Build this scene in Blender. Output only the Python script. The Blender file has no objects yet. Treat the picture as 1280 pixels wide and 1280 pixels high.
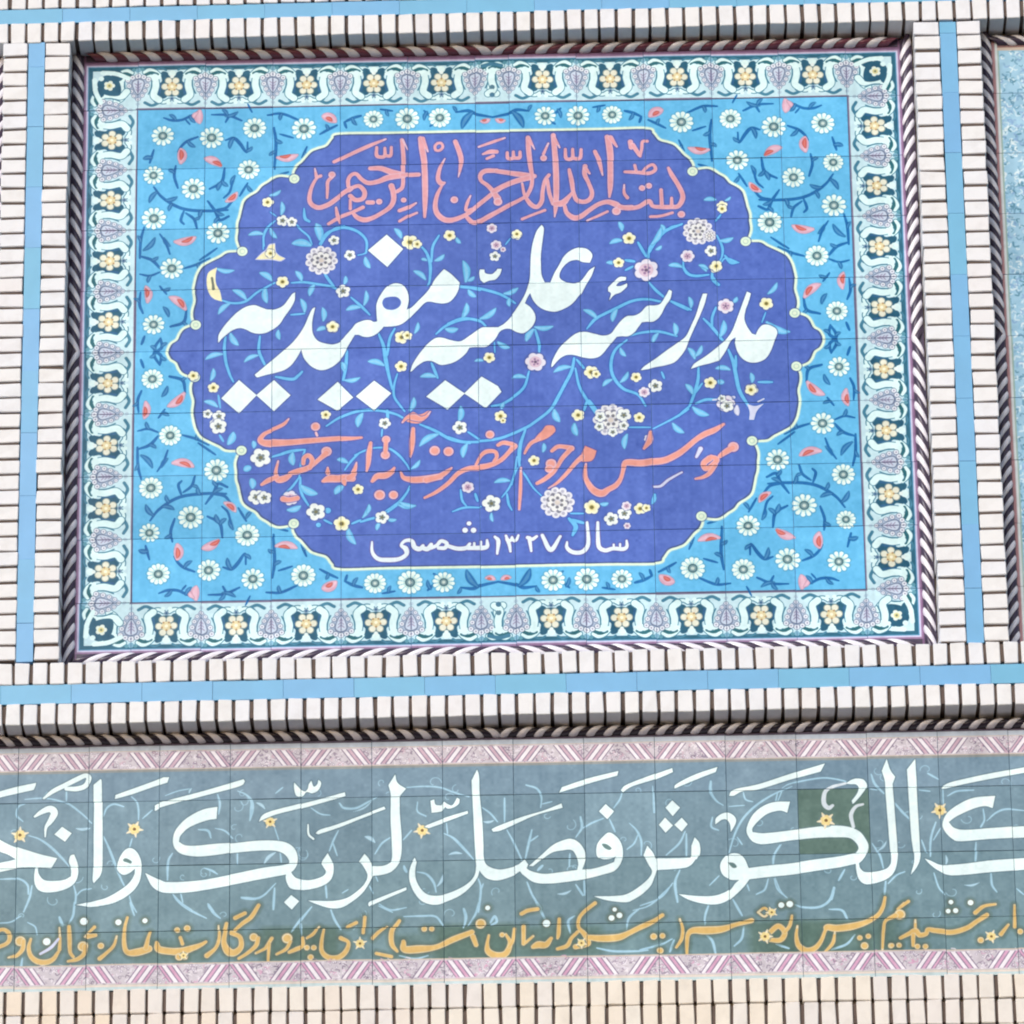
import bpy, math, random
import numpy as np
from mathutils import Matrix, Vector

# ---------------------------------------------------------------- camera
CAM_X, CAM_D, CAM_DZ = 0.24821, 17.38367, -8.62704      # camera seen from the middle of the tile panel (metres)
CAM_YAW, CAM_PITCH, CAM_ROLL, CAM_F = -0.01186, 0.4356, -0.01353, 8335.243   # radians; focal length in pixels of a 1280 px frame
CAM_FW = np.array([np.sin(CAM_YAW)*np.cos(CAM_PITCH), np.cos(CAM_YAW)*np.cos(CAM_PITCH), np.sin(CAM_PITCH)])
_r = np.cross(CAM_FW, [0, 0, 1]); _r /= np.linalg.norm(_r); _u = np.cross(_r, CAM_FW)
CAM_R = np.cos(CAM_ROLL)*_r+np.sin(CAM_ROLL)*_u; CAM_U = -np.sin(CAM_ROLL)*_r+np.cos(CAM_ROLL)*_u
ZC = 1.6-CAM_DZ                                         # height of the panel's middle above the ground
sc = bpy.context.scene
COL = sc.collection
cam = bpy.data.objects.new('camera', bpy.data.cameras.new('camera')); COL.objects.link(cam); sc.camera = cam
cam.data.sensor_width = 36; cam.data.lens = CAM_F/1280*36; cam.data.clip_end = 500; cam.data.clip_start = .1
M = Matrix.Identity(4)
for i in range(3): M[i][0], M[i][1], M[i][2] = CAM_R[i], CAM_U[i], -CAM_FW[i]
M[0][3], M[1][3], M[2][3] = CAM_X, -CAM_D, 1.6
cam.matrix_world = M
# ---------------------------------------------------------------- sky, sun, exposure
SUN_EL, SUN_AZ = math.radians(21), math.radians(204)    # azimuth clockwise from +Y
w = bpy.data.worlds.new('World'); sc.world = w; w.use_nodes = True
nt = w.node_tree; bg = nt.nodes['Background']; sky = nt.nodes.new('ShaderNodeTexSky')
sky.sky_type = 'NISHITA'; sky.sun_disc = False; sky.sun_elevation = SUN_EL; sky.sun_rotation = SUN_AZ
sky.air_density = 1.0; sky.dust_density = 1.0; sky.ozone_density = 1.0
nt.links.new(sky.outputs[0], bg.inputs[0]); bg.inputs[1].default_value = .10
sun = bpy.data.objects.new('sun', bpy.data.lights.new('sun', 'SUN')); COL.objects.link(sun)
sun.data.energy = 1.5; sun.data.angle = math.radians(22); sun.data.color = (.975, .99, 1.)
sd = Vector((math.sin(SUN_AZ)*math.cos(SUN_EL), math.cos(SUN_AZ)*math.cos(SUN_EL), math.sin(SUN_EL)))
sun.rotation_euler = sd.to_track_quat('Z', 'Y').to_euler(); sun.location = (0, -30, 40)
sc.view_settings.view_transform = 'Standard'; sc.view_settings.look = 'None'
sc.view_settings.exposure = 0.44; sc.view_settings.gamma = 1; sc.cycles.pixel_filter_type = 'BLACKMAN_HARRIS'; sc.cycles.filter_width = 2.0; sc.view_settings.use_curve_mapping = False
# ---------------------------------------------------------------- glaze painting
# The designs fired onto the tiles are flat print: they are drawn here with
# numpy into an image (nothing is loaded) that the tiles wear as their glaze.
class Canvas:
    def __init__(s, x0, x1, z0, z1, ppm, col):
        s.x0, s.z1, s.ppm = x0, z1, ppm
        s.w, s.h = int(round((x1-x0)*ppm)), int(round((z1-z0)*ppm))
        s.x1, s.z0 = x0+s.w/ppm, z1-s.h/ppm
        s.a = np.empty((s.h, s.w, 3), np.float32); s.a[:] = np.array(col, np.float32)/255.
        s.k = ppm/433.*1.0
    def wc(s, X, Z):                       # wall metres -> canvas pixels
        return (X-s.x0)*s.ppm, (s.z1-Z)*s.ppm
    def blend(s, x, y, cov, col):
        h, w = cov.shape
        X0, Y0, X1, Y1 = max(x, 0), max(y, 0), min(x+w, s.w), min(y+h, s.h)
        if X1 <= X0 or Y1 <= Y0: return
        c = cov[Y0-y:Y1-y, X0-x:X1-x, None]
        t = s.a[Y0:Y1, X0:X1]
        t += (np.array(col, np.float32)/255.-t)*c
    def poly(s, P, col, al=1.):            # P: list of rings in canvas px, even-odd
        rings = P if isinstance(P, list) else [P]
        A = np.concatenate([r for r in rings]); B = np.concatenate([np.roll(r, -1, 0) for r in rings])
        x0, y0 = int(max(A[:, 0].min()-2, -50)), int(max(A[:, 1].min()-2, -50))
        x1, y1 = int(min(A[:, 0].max()+3, s.w+50)), int(min(A[:, 1].max()+3, s.h+50))
        if x1 <= x0 or y1 <= y0: return
        w, h = x1-x0, y1-y0
        SS = 4; cov = np.zeros((h, w+2), np.float32)
        ay, by = A[:, 1], B[:, 1]
        lo, hi = np.minimum(ay, by), np.maximum(ay, by)
        for r in range(h):
            row = cov[r]
            for q in range(SS):
                yy = y0+r+(q+.5)/SS
                m = (lo <= yy) & (hi > yy)
                if not m.any(): continue
                a, b = A[m], B[m]
                xs = np.sort(a[:, 0]+(yy-a[:, 1])/(b[:, 1]-a[:, 1])*(b[:, 0]-a[:, 0]))-x0
                for i in range(0, len(xs)-1, 2):
                    u, v = min(max(xs[i], 0), w), min(max(xs[i+1], 0), w)
                    iu, iv = int(u), int(v)
                    if iu == iv: row[iu] += v-u
                    else:
                        row[iu] += iu+1-u; row[iu+1:iv] += 1; row[iv] += v-iv
        s.blend(x0, y0, np.clip(cov[:, :w]/SS, 0, 1)*al, col)
    def stamp(s, P, R, col, al=1., soft=1.):
        P = np.asarray(P, float); R = np.asarray(R, float)
        m = R.max()+2
        x0, y0 = int(P[:, 0].min()-m), int(P[:, 1].min()-m)
        x1, y1 = int(P[:, 0].max()+m)+1, int(P[:, 1].max()+m)+1
        if x1 < 0 or y1 < 0 or x0 > s.w or y0 > s.h or (x1-x0)*(y1-y0) > 3e7: return
        cov = np.zeros((y1-y0, x1-x0), np.float32)
        for (px, py), r in zip(P, R):
            u0, v0 = int(px-r-2)-x0, int(py-r-2)-y0
            n = int(2*r+5)
            u0, v0 = max(u0, 0), max(v0, 0)
            gx = np.arange(u0, min(u0+n, cov.shape[1]))+x0+.5-px
            gy = np.arange(v0, min(v0+n, cov.shape[0]))+y0+.5-py
            d = np.sqrt(gx[None]**2+gy[:, None]**2)
            c = np.clip((r-d)/soft+.5, 0, 1)
            t = cov[v0:v0+len(gy), u0:u0+len(gx)]
            np.maximum(t, c, out=t)
        s.blend(x0, y0, cov*al, col)

def crom(P, closed=False, n=8):
    P = np.asarray(P, float)
    if len(P) < 3 and not closed:
        if len(P) < 2: return P
        t = np.linspace(0, 1, n+1)[:, None]; return P[0]*(1-t)+P[1]*t
    if closed: Q = np.concatenate([P[-1:], P, P[:2]])
    else: Q = np.concatenate([2*P[:1]-P[1:2], P, 2*P[-1:]-P[-2:-1]])
    o = []; t = (np.arange(n)/n)[:, None]
    for i in range(len(Q)-3):
        a, b, c, d = Q[i:i+4]
        o.append(.5*(2*b+(c-a)*t+(2*a-5*b+4*c-d)*t*t+(3*b-a-3*c+d)*t**3))
    if not closed: o.append(P[-1:])
    return np.concatenate(o)

def smooth_ring(P, C):
    C = list(C)
    if not any(C): return crom(P, True)
    k = C.index(True); P = np.roll(P, -k, 0); C = C[k:]+C[:k]
    P = np.concatenate([P, P[:1]]); C.append(True)
    o = []; i = 0
    while i < len(P)-1:
        j = i+1
        while not C[j]: j += 1
        seg = P[i:j+1]
        o.append(seg[:1] if len(seg) == 2 else crom(seg)[:-1]); i = j
    return np.concatenate(o)

def resample(P, step):
    d = np.concatenate([[0], np.cumsum(np.hypot(*(np.diff(P[:, :2], axis=0).T)))])
    n = max(2, int(d[-1]/step)+1); t = np.linspace(0, d[-1], n)
    return np.stack([np.interp(t, d, P[:, i]) for i in range(P.shape[1])], 1)

def img2wall(x, y, Y=0.):
    """photo pixel -> (X, Z) on the wall plane at depth Y, through the camera's own pose"""
    x = np.asarray(x, float); y = np.asarray(y, float)
    d = [CAM_F*CAM_FW[i]+(x-640)*CAM_R[i]-(y-640)*CAM_U[i] for i in range(3)]
    t = (Y+CAM_D)/d[1]
    return CAM_X+t*d[0], CAM_DZ+t*d[2]

INK = dict(
    W=(232, 251, 255), P=(222, 158, 168), Q=(228, 154, 142), w=(226, 240, 250), V=(122, 190, 238), v=(104, 188, 240),
    L=(128, 184, 236), N=(206, 212, 240), G=(216, 178, 106), Y=(236, 232, 190), bg=(80, 108, 194),
    T=(162, 202, 224), t=(158, 190, 212), R=(196, 70, 84), k=(100, 110, 100), H=(214, 226, 236),
    D=(86, 112, 104), d=(96, 126, 128))

def run(cv, text, halo=None):
    """draw a list of traced strokes: W window, C ink, P shape, S stroke, L leaf, D dot, F flower"""
    if halo: run1(cv, text, 0, halo)
    if 'O ' in text: run1(cv, text, 0)                # first every contour, then every fill
    run1(cv, text, 1)

THIN = dict(P=(224, 190, 208), Q=(226, 184, 196), G=(222, 208, 172))
def run1(cv, text, fill, halo=None):
    ox = oy = 0.; sc = 1.; col = INK['W']; oc = None; thin = None; pen = 'W'
    grow, al, so = (4.2*cv.k, .42, 7.) if halo else (1.25*cv.k, .7, 2.)
    slim = .88 if text is GOLD else 1.
    wid = lambda w: w/sc*cv.k*.5*slim*(.9 if pen == 'T' else 1.)       # stroke width in window px -> radius in canvas px
    def m(P):
        P = np.asarray(P, float)
        X, Z = img2wall(ox+P[:, 0]/sc, oy+P[:, 1]/sc)
        x, y = cv.wc(X, Z); return np.stack([x, y], 1)
    def pts(a):
        o = []; w = 20.
        for t in a:
            if t.endswith('!'): t = t[:-1]
            v = [float(q) for q in t.split(',')]
            if len(v) > 2: w = v[2]
            o.append((v[0], v[1], w))
        return np.array(o)
    for it in text.replace('\n', ';').split(';'):
        a = it.split()
        if not a: continue
        c, a = a[0], a[1:]
        if c == 'W': ox, oy, sc = map(float, a)
        elif c == 'C': col = INK[a[0]]; pen = a[0]; thin = THIN.get(a[0])
        elif c == 'O': oc = None if a[0] == '-' else (halo or tuple(map(float, a[0].split(','))))
        elif c == 'P':
            p = pts(a); r = smooth_ring(m(p[:, :2]), [t.endswith('!') for t in a])
            if oc:
                if not fill: q = resample(np.concatenate([r, r[:1]]), 2.); cv.stamp(q, np.full(len(q), grow), oc, al, so)
            if fill: cv.poly(r, col)
        elif c == 'S':
            p = pts(a)
            if len(p) < 2: continue
            q = crom(np.column_stack([m(p[:, :2]), p[:, 2]]), n=8)
            q = resample(q, 1.6); R_ = np.maximum(wid(q[:, 2]), .8)
            if pen in ('S', 'v', 'T'): R_ = np.maximum(R_*(.5+.62*np.sqrt(np.sin(np.linspace(.06, 1.9, len(R_))*1.55).clip(0, 1))), .9)
            if oc and not fill: cv.stamp(q[:, :2], R_+grow, oc, al, so)
            if fill and not thin: cv.stamp(q[:, :2], R_, col)
            elif fill:
                cv.stamp(q[:, :2], R_, thin); g = R_ > 1.55*cv.k
                if g.any(): cv.stamp(q[g, :2], R_[g]*.78, col, .95, 2.2)
        elif c == 'L' and fill:
            b, tip = pts(a[:2])[:, :2]; w = float(a[2]); t = np.linspace(0, 1, 14)
            nrm = np.array([-(tip-b)[1], (tip-b)[0]])*.10
            q = b+(tip-b)*t[:, None]+nrm*np.sin(t*np.pi)[:, None]
            Rl = np.maximum(wid(w)*np.sin(np.pi*np.clip(.12+.80*t**1.1, 0, 1)), 1.)
            cv.stamp(m(q), Rl+1.6, tuple(v*.72 for v in col), .5, 2.); cv.stamp(m(q), Rl, col)
            cv.stamp(m(q), Rl*.5, tuple(v+(255-v)*.3 for v in col), .7, 2.)
        elif c == 'D':
            p = pts(a)
            if oc and not fill: cv.stamp(m(p[:, :2]), wid(p[:, 2])+grow, oc, al, so)
            if fill: cv.stamp(m(p[:, :2]), wid(p[:, 2]), thin or col)
            if fill and thin: cv.stamp(m(p[:, :2]), wid(p[:, 2])*.7, col, .9, 2.)
        elif c == 'F' and fill:
            x, y, r = map(float, a[1].split(','))
            flower(cv, m([(x, y)])[0], wid(2*r), a[0])

def ring(c, r, n, ph=0.):
    t = np.arange(n)/n*2*np.pi+ph
    return np.stack([c[0]+r*np.cos(t), c[1]+r*np.sin(t)], 1)

def flower(cv, c, r, k, rs=[7]):
    rs[0] = (rs[0]*1103515245+12345) % 2147483648; ph = rs[0]/2147483648*6.28
    one = np.array([c])
    S = lambda P, R_, col, al=1.: cv.stamp(np.atleast_2d(P), np.full(len(np.atleast_2d(P)), float(R_)), col, al)
    if k == 'd':                                  # daisy of the turquoise field
        n = 11+rs[0]%3; r = r*(.95+.1*(rs[0]//7 % 10)/10)
        S(ring(c, r*.84, n, ph), r*.26, (84, 160, 196), .55)
        S(one, r*.70, (150, 204, 222)); S(ring(c, r*.80, n, ph), r*.175, (232, 250, 246)); S(ring(c, r*.60, n, ph), r*.12, (228, 246, 242))
        S(ring(c, r*.47, n, ph), r*.09, (196, 226, 222)); S(one, r*.40, (72, 112, 122)); S(one, r*.27, (118, 150, 158)); S(one, r*.15, (196, 214, 210))
    elif k in 'yo':
        S(one, r*1.12, (72, 84, 140), .5); S(ring(c, r*.55, 5, ph), r*.46, (238, 242, 214))
        S(one, r*.66, (238, 236, 198)); S(one, r*.42, (222, 214, 150)); S(one, r*.26, (112, 104, 52))
    elif k == 'p':
        S(one, r*1.12, (72, 84, 140), .5); S(ring(c, r*.6, 6, ph), r*.42, (224, 222, 238))
        S(one, r*.6, (214, 190, 210)); S(ring(c, r*.3, 5, ph), r*.12, (150, 120, 160)); S(one, r*.15, (110, 90, 120))
    elif k == 'w':
        S(one, r*1.1, (70, 84, 140), .5); S(ring(c, r*.6, 5, ph), r*.45, (232, 240, 240))
        S(ring(c, r*.30, 5, ph), r*.17, (120, 134, 140)); S(one, r*.2, (110, 112, 84))
    elif k == 'k':                                # gold star of the grey band
        S(one, r*1.1, (104, 126, 132), .6)
        for q in ring(c, r*1.25, 5, ph):
            t = np.linspace(0, 1, 8)[:, None]; cv.stamp(c+(q-c)*t, (r*.42*(1-.8*t))[:, 0]+.3, (238, 226, 196))
        S(ring(c, r*.5, 5, ph+.6), r*.34, (236, 214, 150)); S(one, r*.42, (240, 222, 150)); S(one, r*.24, (120, 88, 50))
    elif k == 'b':                                # large layered blossom
        S(one, r*.98, (84, 88, 140), .55)
        S(ring(c, r*.80, 11, ph), r*.24, (226, 228, 238)); S(ring(c, r*.80, 11, ph), r*.10, (176, 178, 200))
        S(one, r*.66, (206, 208, 222)); S(ring(c, r*.55, 9, ph+.3), r*.15, (126, 128, 146))
        S(ring(c, r*.42, 7, ph), r*.19, (232, 234, 236)); S(ring(c, r*.30, 6, ph+.5), r*.10, (118, 120, 130))
        S(one, r*.16, (214, 206, 200))
TITLE = """
C W; O 58,72,132
W 240 280 6.4
P 210,950! 215,890 250,830 300,770 360,710 430,665 500,650 560,670 610,685 670,680 730,650 770,600 800,560 825,545! 820,610 790,670 740,740 700,800 650,840 600,870 540,880 480,870 430,845 380,835 330,850 280,885 240,920 215,950!
W 400 280 6.4
P -39,665! -60,760 -64,830 -55,880 -20,930 36,952 106,960 166,938 215,885 256,840 290,800 350,775 400,772 430,785 458,782! 452,690 455,640 480,580 530,510 580,480 620,475 665,490 700,540 712,600 706,650 695,690! 740,660 790,610 840,560 880,510 910,450 950,400 990,358! 1050,400 1115,465! 1110,520 1080,580 1040,620 990,635 930,630 880,620 840,630 790,680 740,730 690,780 640,810 580,822 510,825! 490,850 450,885 400,905 350,905 310,890 280,890! 250,940 220,990 190,1050 150,1100 100,1140 40,1165 -14,1165 -74,1135 -124,1080 -144,1030 -149,1000! -164,1030 -194,1080 -234,1130 -284,1165 -344,1185 -404,1200 -464,1215 -504,1225 -524,1205! -494,1180 -434,1130 -374,1080 -304,1020 -234,960 -174,890 -124,810 -94,740 -64,680 -41,665!
P 535,85! 668,200! 540,345! 385,212!
O -; C bg; P 500,640 515,600 565,585 620,590 650,625 635,665 585,690 525,680
C W; O 58,72,132
W 560 270 6.4
P -304,1244! -284,1184 -234,1104 -174,1034 -104,979 -44,974 26,994 100,1002 170,960 220,925 270,892 330,890 400,890! 450,860 500,810 545,750 590,680 630,600 655,500 660,400 665,300 680,210 710,120 750,68! 768,100 760,180 745,300 745,400 750,470 775,530! 820,530! 850,460 890,390 930,320 990,270 1060,250 1120,265 1155,310 1135,370! 1080,365 1030,350 970,365 920,410 895,460 900,500 950,530 1010,542 1050,530! 1085,490 1130,430 1175,400! 1150,470 1110,540 1070,615! 1050,640 1000,700 940,740 860,767 780,755 720,720 680,670 660,620! 640,650 618,700! 660,730 695,780 702,830 680,880 640,920 600,940 550,930 500,905 450,905 410,930 380,980 340,1020 300,1045 230,1047 170,1052! 140,1100 80,1150 20,1178 -60,1190 -130,1160 -190,1162 -250,1200 -290,1240!
P 255,430! 290,430! 300,460 350,467 385,440! 395,425! 430,425! 415,470 380,510 330,520 285,538! 258,510 250,460
W 660 320 6.4
P 185,890! 200,830 250,740 310,680 380,625 450,605 530,620 600,635 660,620 700,570 740,520 790,480 850,475 900,450 950,400 1010,395 1060,380 1100,320 1130,268! 1152,280! 1140,340 1100,400 1070,460 1040,500 1000,525 950,525 910,530! 880,570 850,610 800,640 750,640 710,645! 680,680 640,730 600,780 560,810 500,820 430,810 370,795 310,795 260,820 220,860 195,890!
P 640,250! 680,210 730,165 785,165! 780,190 740,200 705,235 740,238 792,218! 790,245 740,290 690,310 648,355! 662,300 640,280!
W 820 320 6.4
P 375,300! 410,300! 390,380 350,480 310,570 270,660 240,740 200,800 150,850 80,875 0,890 -60,905 -124,915! -90,880 0,820 80,760 180,690 240,640 280,560 320,470 350,370!
P 730,283! 762,298! 745,360 720,430 710,500 730,560 770,620! 800,630! 825,580 860,550 910,552 960,580 972,620 950,680 920,760 880,820 820,850 750,852 690,820 650,760 632,695! 640,650! 600,680 560,760 510,835! 430,860 350,880 278,905! 310,860 400,800 490,730 560,670 610,600 650,500 690,390!
W 240 400 6.4
P 375,478! 517,600! 375,745! 233,625!
P 655,478! 788,600! 655,727! 513,600!
P 1165,493! 1292,620! 1165,727! 1003,635!
W 400 380 6.4
P 435,613! 572,715! 435,852! 288,740!
P 1000,608! 1157,715! 1020,842! 848,740!
W 560 380 6.4
P 268,578! 400,655! 428,700! 302,832! 128,715!
"""
BISM = """
C P; O 92,78,150
W 380 160 9.846
S 370,420,45 600,310,50 800,220,50 1000,140,25
S 890,240,38 890,340,48 950,360,48 990,340 990,250,36 ; S 990,340,48 1060,340,45 1070,240,36
S 1200,150,50 1215,300,55 1222,450 1225,600,50 1215,730,50 1150,785,50
S 1080,715,75 1105,800,70 1105,900,65 1060,980,60 960,1050,55 850,1110,60 750,1135,70 660,1105,60 600,1040,40
S 820,500,55 950,500,70 1080,545,80 1200,570,70 ; S 1230,585,75 1050,610,80 920,660,65 800,680,62 720,640,55 650,570,50 590,580,50 550,640,50 550,720,50
S 560,770,60 620,730,50 690,720,55 750,790,60 730,870,60 640,890,60 575,840,60 ; S 580,745,60 480,810,60 400,870,62 300,940,65 180,980,65 90,940,60 62,860,55 90,730,45 150,620,38 200,590,45 ; S 150,600,45 130,500,20
S 280,860,30 285,760,40 290,660,45 345,600,45 ; D 340,575,90
S 300,1180,42 400,1120,50 500,1080,50 600,1040,45 730,980,50 ; S 390,980,28 410,1080,50 440,1170,30
S 575,890,36 575,1000,40 ; S 790,920,60 850,920 ; D 930,910,80
W 500 160 9.846
S 0,1020,50 100,980,50 200,920,25 ; S 0,1150,38 100,1090 210,1040,30; D 50,890,70
S 30,150,30 90,270,15 ; S 30,580,60 230,570,58
S 250,130,62 270,250,80 300,450,75 310,700,75 310,900,65 305,1090,35 ; S 280,130,50 340,290,26
S 460,190,36 505,190 525,235 490,275 440,275 430,225 460,190
S 680,170,60 730,300,65 752,400,60 742,500,40 720,600,14
S 550,380,18 490,500,45 470,620,58 510,680,66 550,670,30 ; S 520,700,30 460,820,50 435,950,60 460,1050,70 540,1120,75 640,1130,70 760,1090,60 850,1040,58 950,960,58 1050,880,58 1150,800,60 1280,710,60
D 670,880,95 ; S 870,830,22 830,920,42 815,1010,40 890,1000,55
S 1190,525,60 1050,530,66 990,580,58 1000,650,50 1080,710,55 1150,790,65 1200,870,90 ; D 1205,910,110
S 830,1100,55 900,1160,66 1000,1140,60 1100,1080,55 1280,990,52
W 590 160 9.846
S 300,530,60 480,555,68 600,570,75 770,590,60 ; S 260,780,62 400,710,70 550,650,72 740,600,78
S 100,1155,60 300,1040,60 440,960,58 560,900,50 650,850,45
S 690,120,60 700,300,65 720,450,60 742,600,50 732,720,50 680,830,52 ; S 700,130,50 770,260,18
S 620,680,30 650,820,42 720,930,60 800,970,60 860,900,58 872,780,50 900,650,50 950,575,45
S 930,640,46 955,800,50 1000,930,50
S 1000,90,62 1020,300,70 1035,500,75 1040,750,75 1035,950,60 1020,1090,18; S 1010,120,50 1080,240,22
S 430,300,38 440,370,48 505,370 510,295,38 ; S 510,370,48 585,365 592,295,38
S 80,230,28 250,170,40 400,120,26; S 130,320,26 220,290,60 300,290,55 ; S 180,375,36 260,340,42
S 940,190,26 880,320,38 ; D 882,370,85 ; S 620,1120,38 740,1070,35 900,1010,38
W 660 160 9.846
S 460,260,36 470,370,48 545,370 550,260,38; S 545,370,48 635,370 650,265,38
S 510,510,42 540,650,60 560,780,50 600,880,58 680,910,60 760,880,60 790,800,54 750,680,50 700,570,60 705,470,60
S 710,500,55 760,560,28 ; S 340,930,80 430,920,88 500,850,58 550,790,38
S 455,960,48 480,1040,58 560,1100,75 650,1090,70 760,1010,60 870,940,60 980,910,65 1080,940,80 1150,980,70 1280,975,60 ; D 1090,1025,110
S 820,290,50 880,420,55 920,580,22 ; S 970,110,62 1000,250,85 1015,450,75 1015,700,70 1005,850,28 ; S 1010,120,70 1090,230,26
S 730,1140,26 850,1090,35 980,1030,35
W 750 160 9.846
S 240,970,70 350,990,60 480,970,60 600,900,60 650,960,50 750,970,60 870,970,60 960,960,60 1012,880,65 1010,800,60 950,680,58 880,570,58 840,490,36
S 750,760,46 760,950,50 ; S 880,860,36 880,960,50 ; S 370,170,64 380,240,60 ; S 400,210,60 480,330,50 ; S 490,350,32 510,250,40 520,170,40 580,160,40
S 310,540,40 450,545,50 600,555,50 680,510,45 650,450,40 580,480,38 520,550,38 ; S 430,460,38 450,540,38
S 300,700,22 300,800,38 340,860,46 ; D 520,740,80; D 600,710,80 ; S 620,1090,38 750,1080,38 890,1040,36 ; D 1000,1060,95
"""
FOUNDER = """
C Q; O 92,78,150
W 310 510 9.846
S 500,140,22 430,210,48 280,280,50 200,320,55 150,385,70 190,425,90 300,435,105 500,430,85 800,405,75 1130,380,66 1280,375,50 1400,365,32
D 830,235,115 ; S 835,310,30 850,345
D 965,540,130 ; S 960,560,90 900,615,62 800,700,60 720,750,74 600,785,72 515,805,45 ; S 680,690,50 690,620,55 745,590,60 790,650,60 760,740,60
S 510,830,55 440,870,90 365,880,85 340,800,48 370,660,26 ; S 350,850,60 250,890,66 170,940,40 ; S 430,1120,80 500,1130,70 600,1110,68
S 920,900,45 1000,870,100 1100,870,100 1200,860,100 1280,870,80; S 980,740,26 980,800,60
W 420 510 9.846
S 150,860,90 200,830,76 240,740,48 255,670,18; S 90,900,70 100,940,36
S 430,430,42 410,560,68 400,680,58 380,780,26 ; D 620,390,105; D 610,580,115; S 620,400,56 610,560,58
S 440,900,46 500,840,80 600,830,88 680,790,58 720,740,32 ; D 530,1070,135; D 700,1070,115
S 950,250,48 940,400,68 930,520,48 915,600,18 ; S 820,180,24 880,120,48 960,110,88 1040,130,66 1110,100,36 1160,40,20
S 790,790,26 830,860,58 950,880,88 1100,870,92 1280,840,88
W 520 510 9.846
D 230,520,130; D 400,530,125
S 130,880,90 280,840,75 380,780,60 440,730,22
S 110,1100,34 250,1030,48 400,920,55 520,800,60 650,740,68 800,730,78 930,700,68 1050,640,58 1150,540,58 1210,470,78
S 740,690,36 800,590,48 870,540,58 970,540,50 995,600,48 960,660,40 ; S 1010,460,46 1080,430,58 1190,450,60 ; D 910,330,110
W 640 520 9.846
P 530,150! 500,120 420,120 370,180 310,240 280,290 330,310 400,290 470,250 530,190
S 320,290,56 240,330,50 190,390,42 155,460,30 ; S 110,640,26 105,900,44 90,1150,30
S 490,430,46 560,380,58 640,380,58 730,400,78 ; S 730,400,66 620,520,58 560,620,50 500,700,58 400,780,58 310,830,44 ; D 480,590,135 ; D 460,650,110
P 900,370! 1040,430! 1010,520 960,560 860,560 840,500! ; S 860,510,70 780,580,55 680,700,50 560,820,38 450,890,18
W 740 510 9.846
S -75,690,26 -85,780,46 -75,880,60 -10,990,84 60,1045,100 130,1055,98 200,1010,75 290,960,70 350,880,54 380,780,52 400,690,70 450,672,90 600,680,95 750,660,95 900,640,90 1050,570,85 1150,500,75 1280,390,70 1390,320,80 1510,270,75 1620,200,34
S 720,300,46 710,400,78 640,500,34
C N; S 760,970,26 850,960,34 950,880,34 1110,790,24
C Q
W 810 510 9.846
D 1050,480,135; S 1040,490,86 950,545,76 890,590,56
S 760,620,86 690,680,78 715,745,70 800,700,78 850,630,70 780,600,60 ; S 830,700,60 760,800,58 680,850,46 590,870,30
C N; S 600,600,36 650,500,60
C w
W 450 620 7.111
S 105,410,18 108,500,30 160,560,40 260,570,44 350,560,40 410,520,38 405,470,46 365,440,28 400,400,32 460,400,38 485,455,44 530,470,45 560,440,28 ; S 550,460,40 600,470,45 632,430,34
S 620,465,36 680,440,34 720,400,36 770,420,36 755,460,38 700,462,36 ; S 770,440,36 860,467,40 940,462,40 975,425,28
S 960,462,40 1080,460,44 1130,445,38 1130,390,22 ; S 1015,420,24 1015,460; S 1075,405,24 1075,450; D 970,240,42 ; D 935,300,50; D 1010,300,50
S 1200,360,24 1230,400,38 1220,510,22
W 610 620 7.111
S 160,350,22 176,388,32 200,394,30 214,362,20 ; S 214,362,20 226,392,30 250,390,28 268,350,20 ; S 170,380,34 190,430,32 200,490,22
S 350,370,34 390,385,34 430,360,26 ; S 365,375,38 382,490,22 ; S 480,350,32 555,480,44 640,360,26
S 700,410,18 700,460,34 750,500,40 830,500,40 880,450,38 890,380,34 880,240,24
S 975,240,26 975,350,34 985,450,40 1040,482,40 1110,465,38 1200,470,38 1232,445,32 1230,395,20 ; S 1115,430,20 1115,465 ; S 1172,425,20 1172,465
"""
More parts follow.
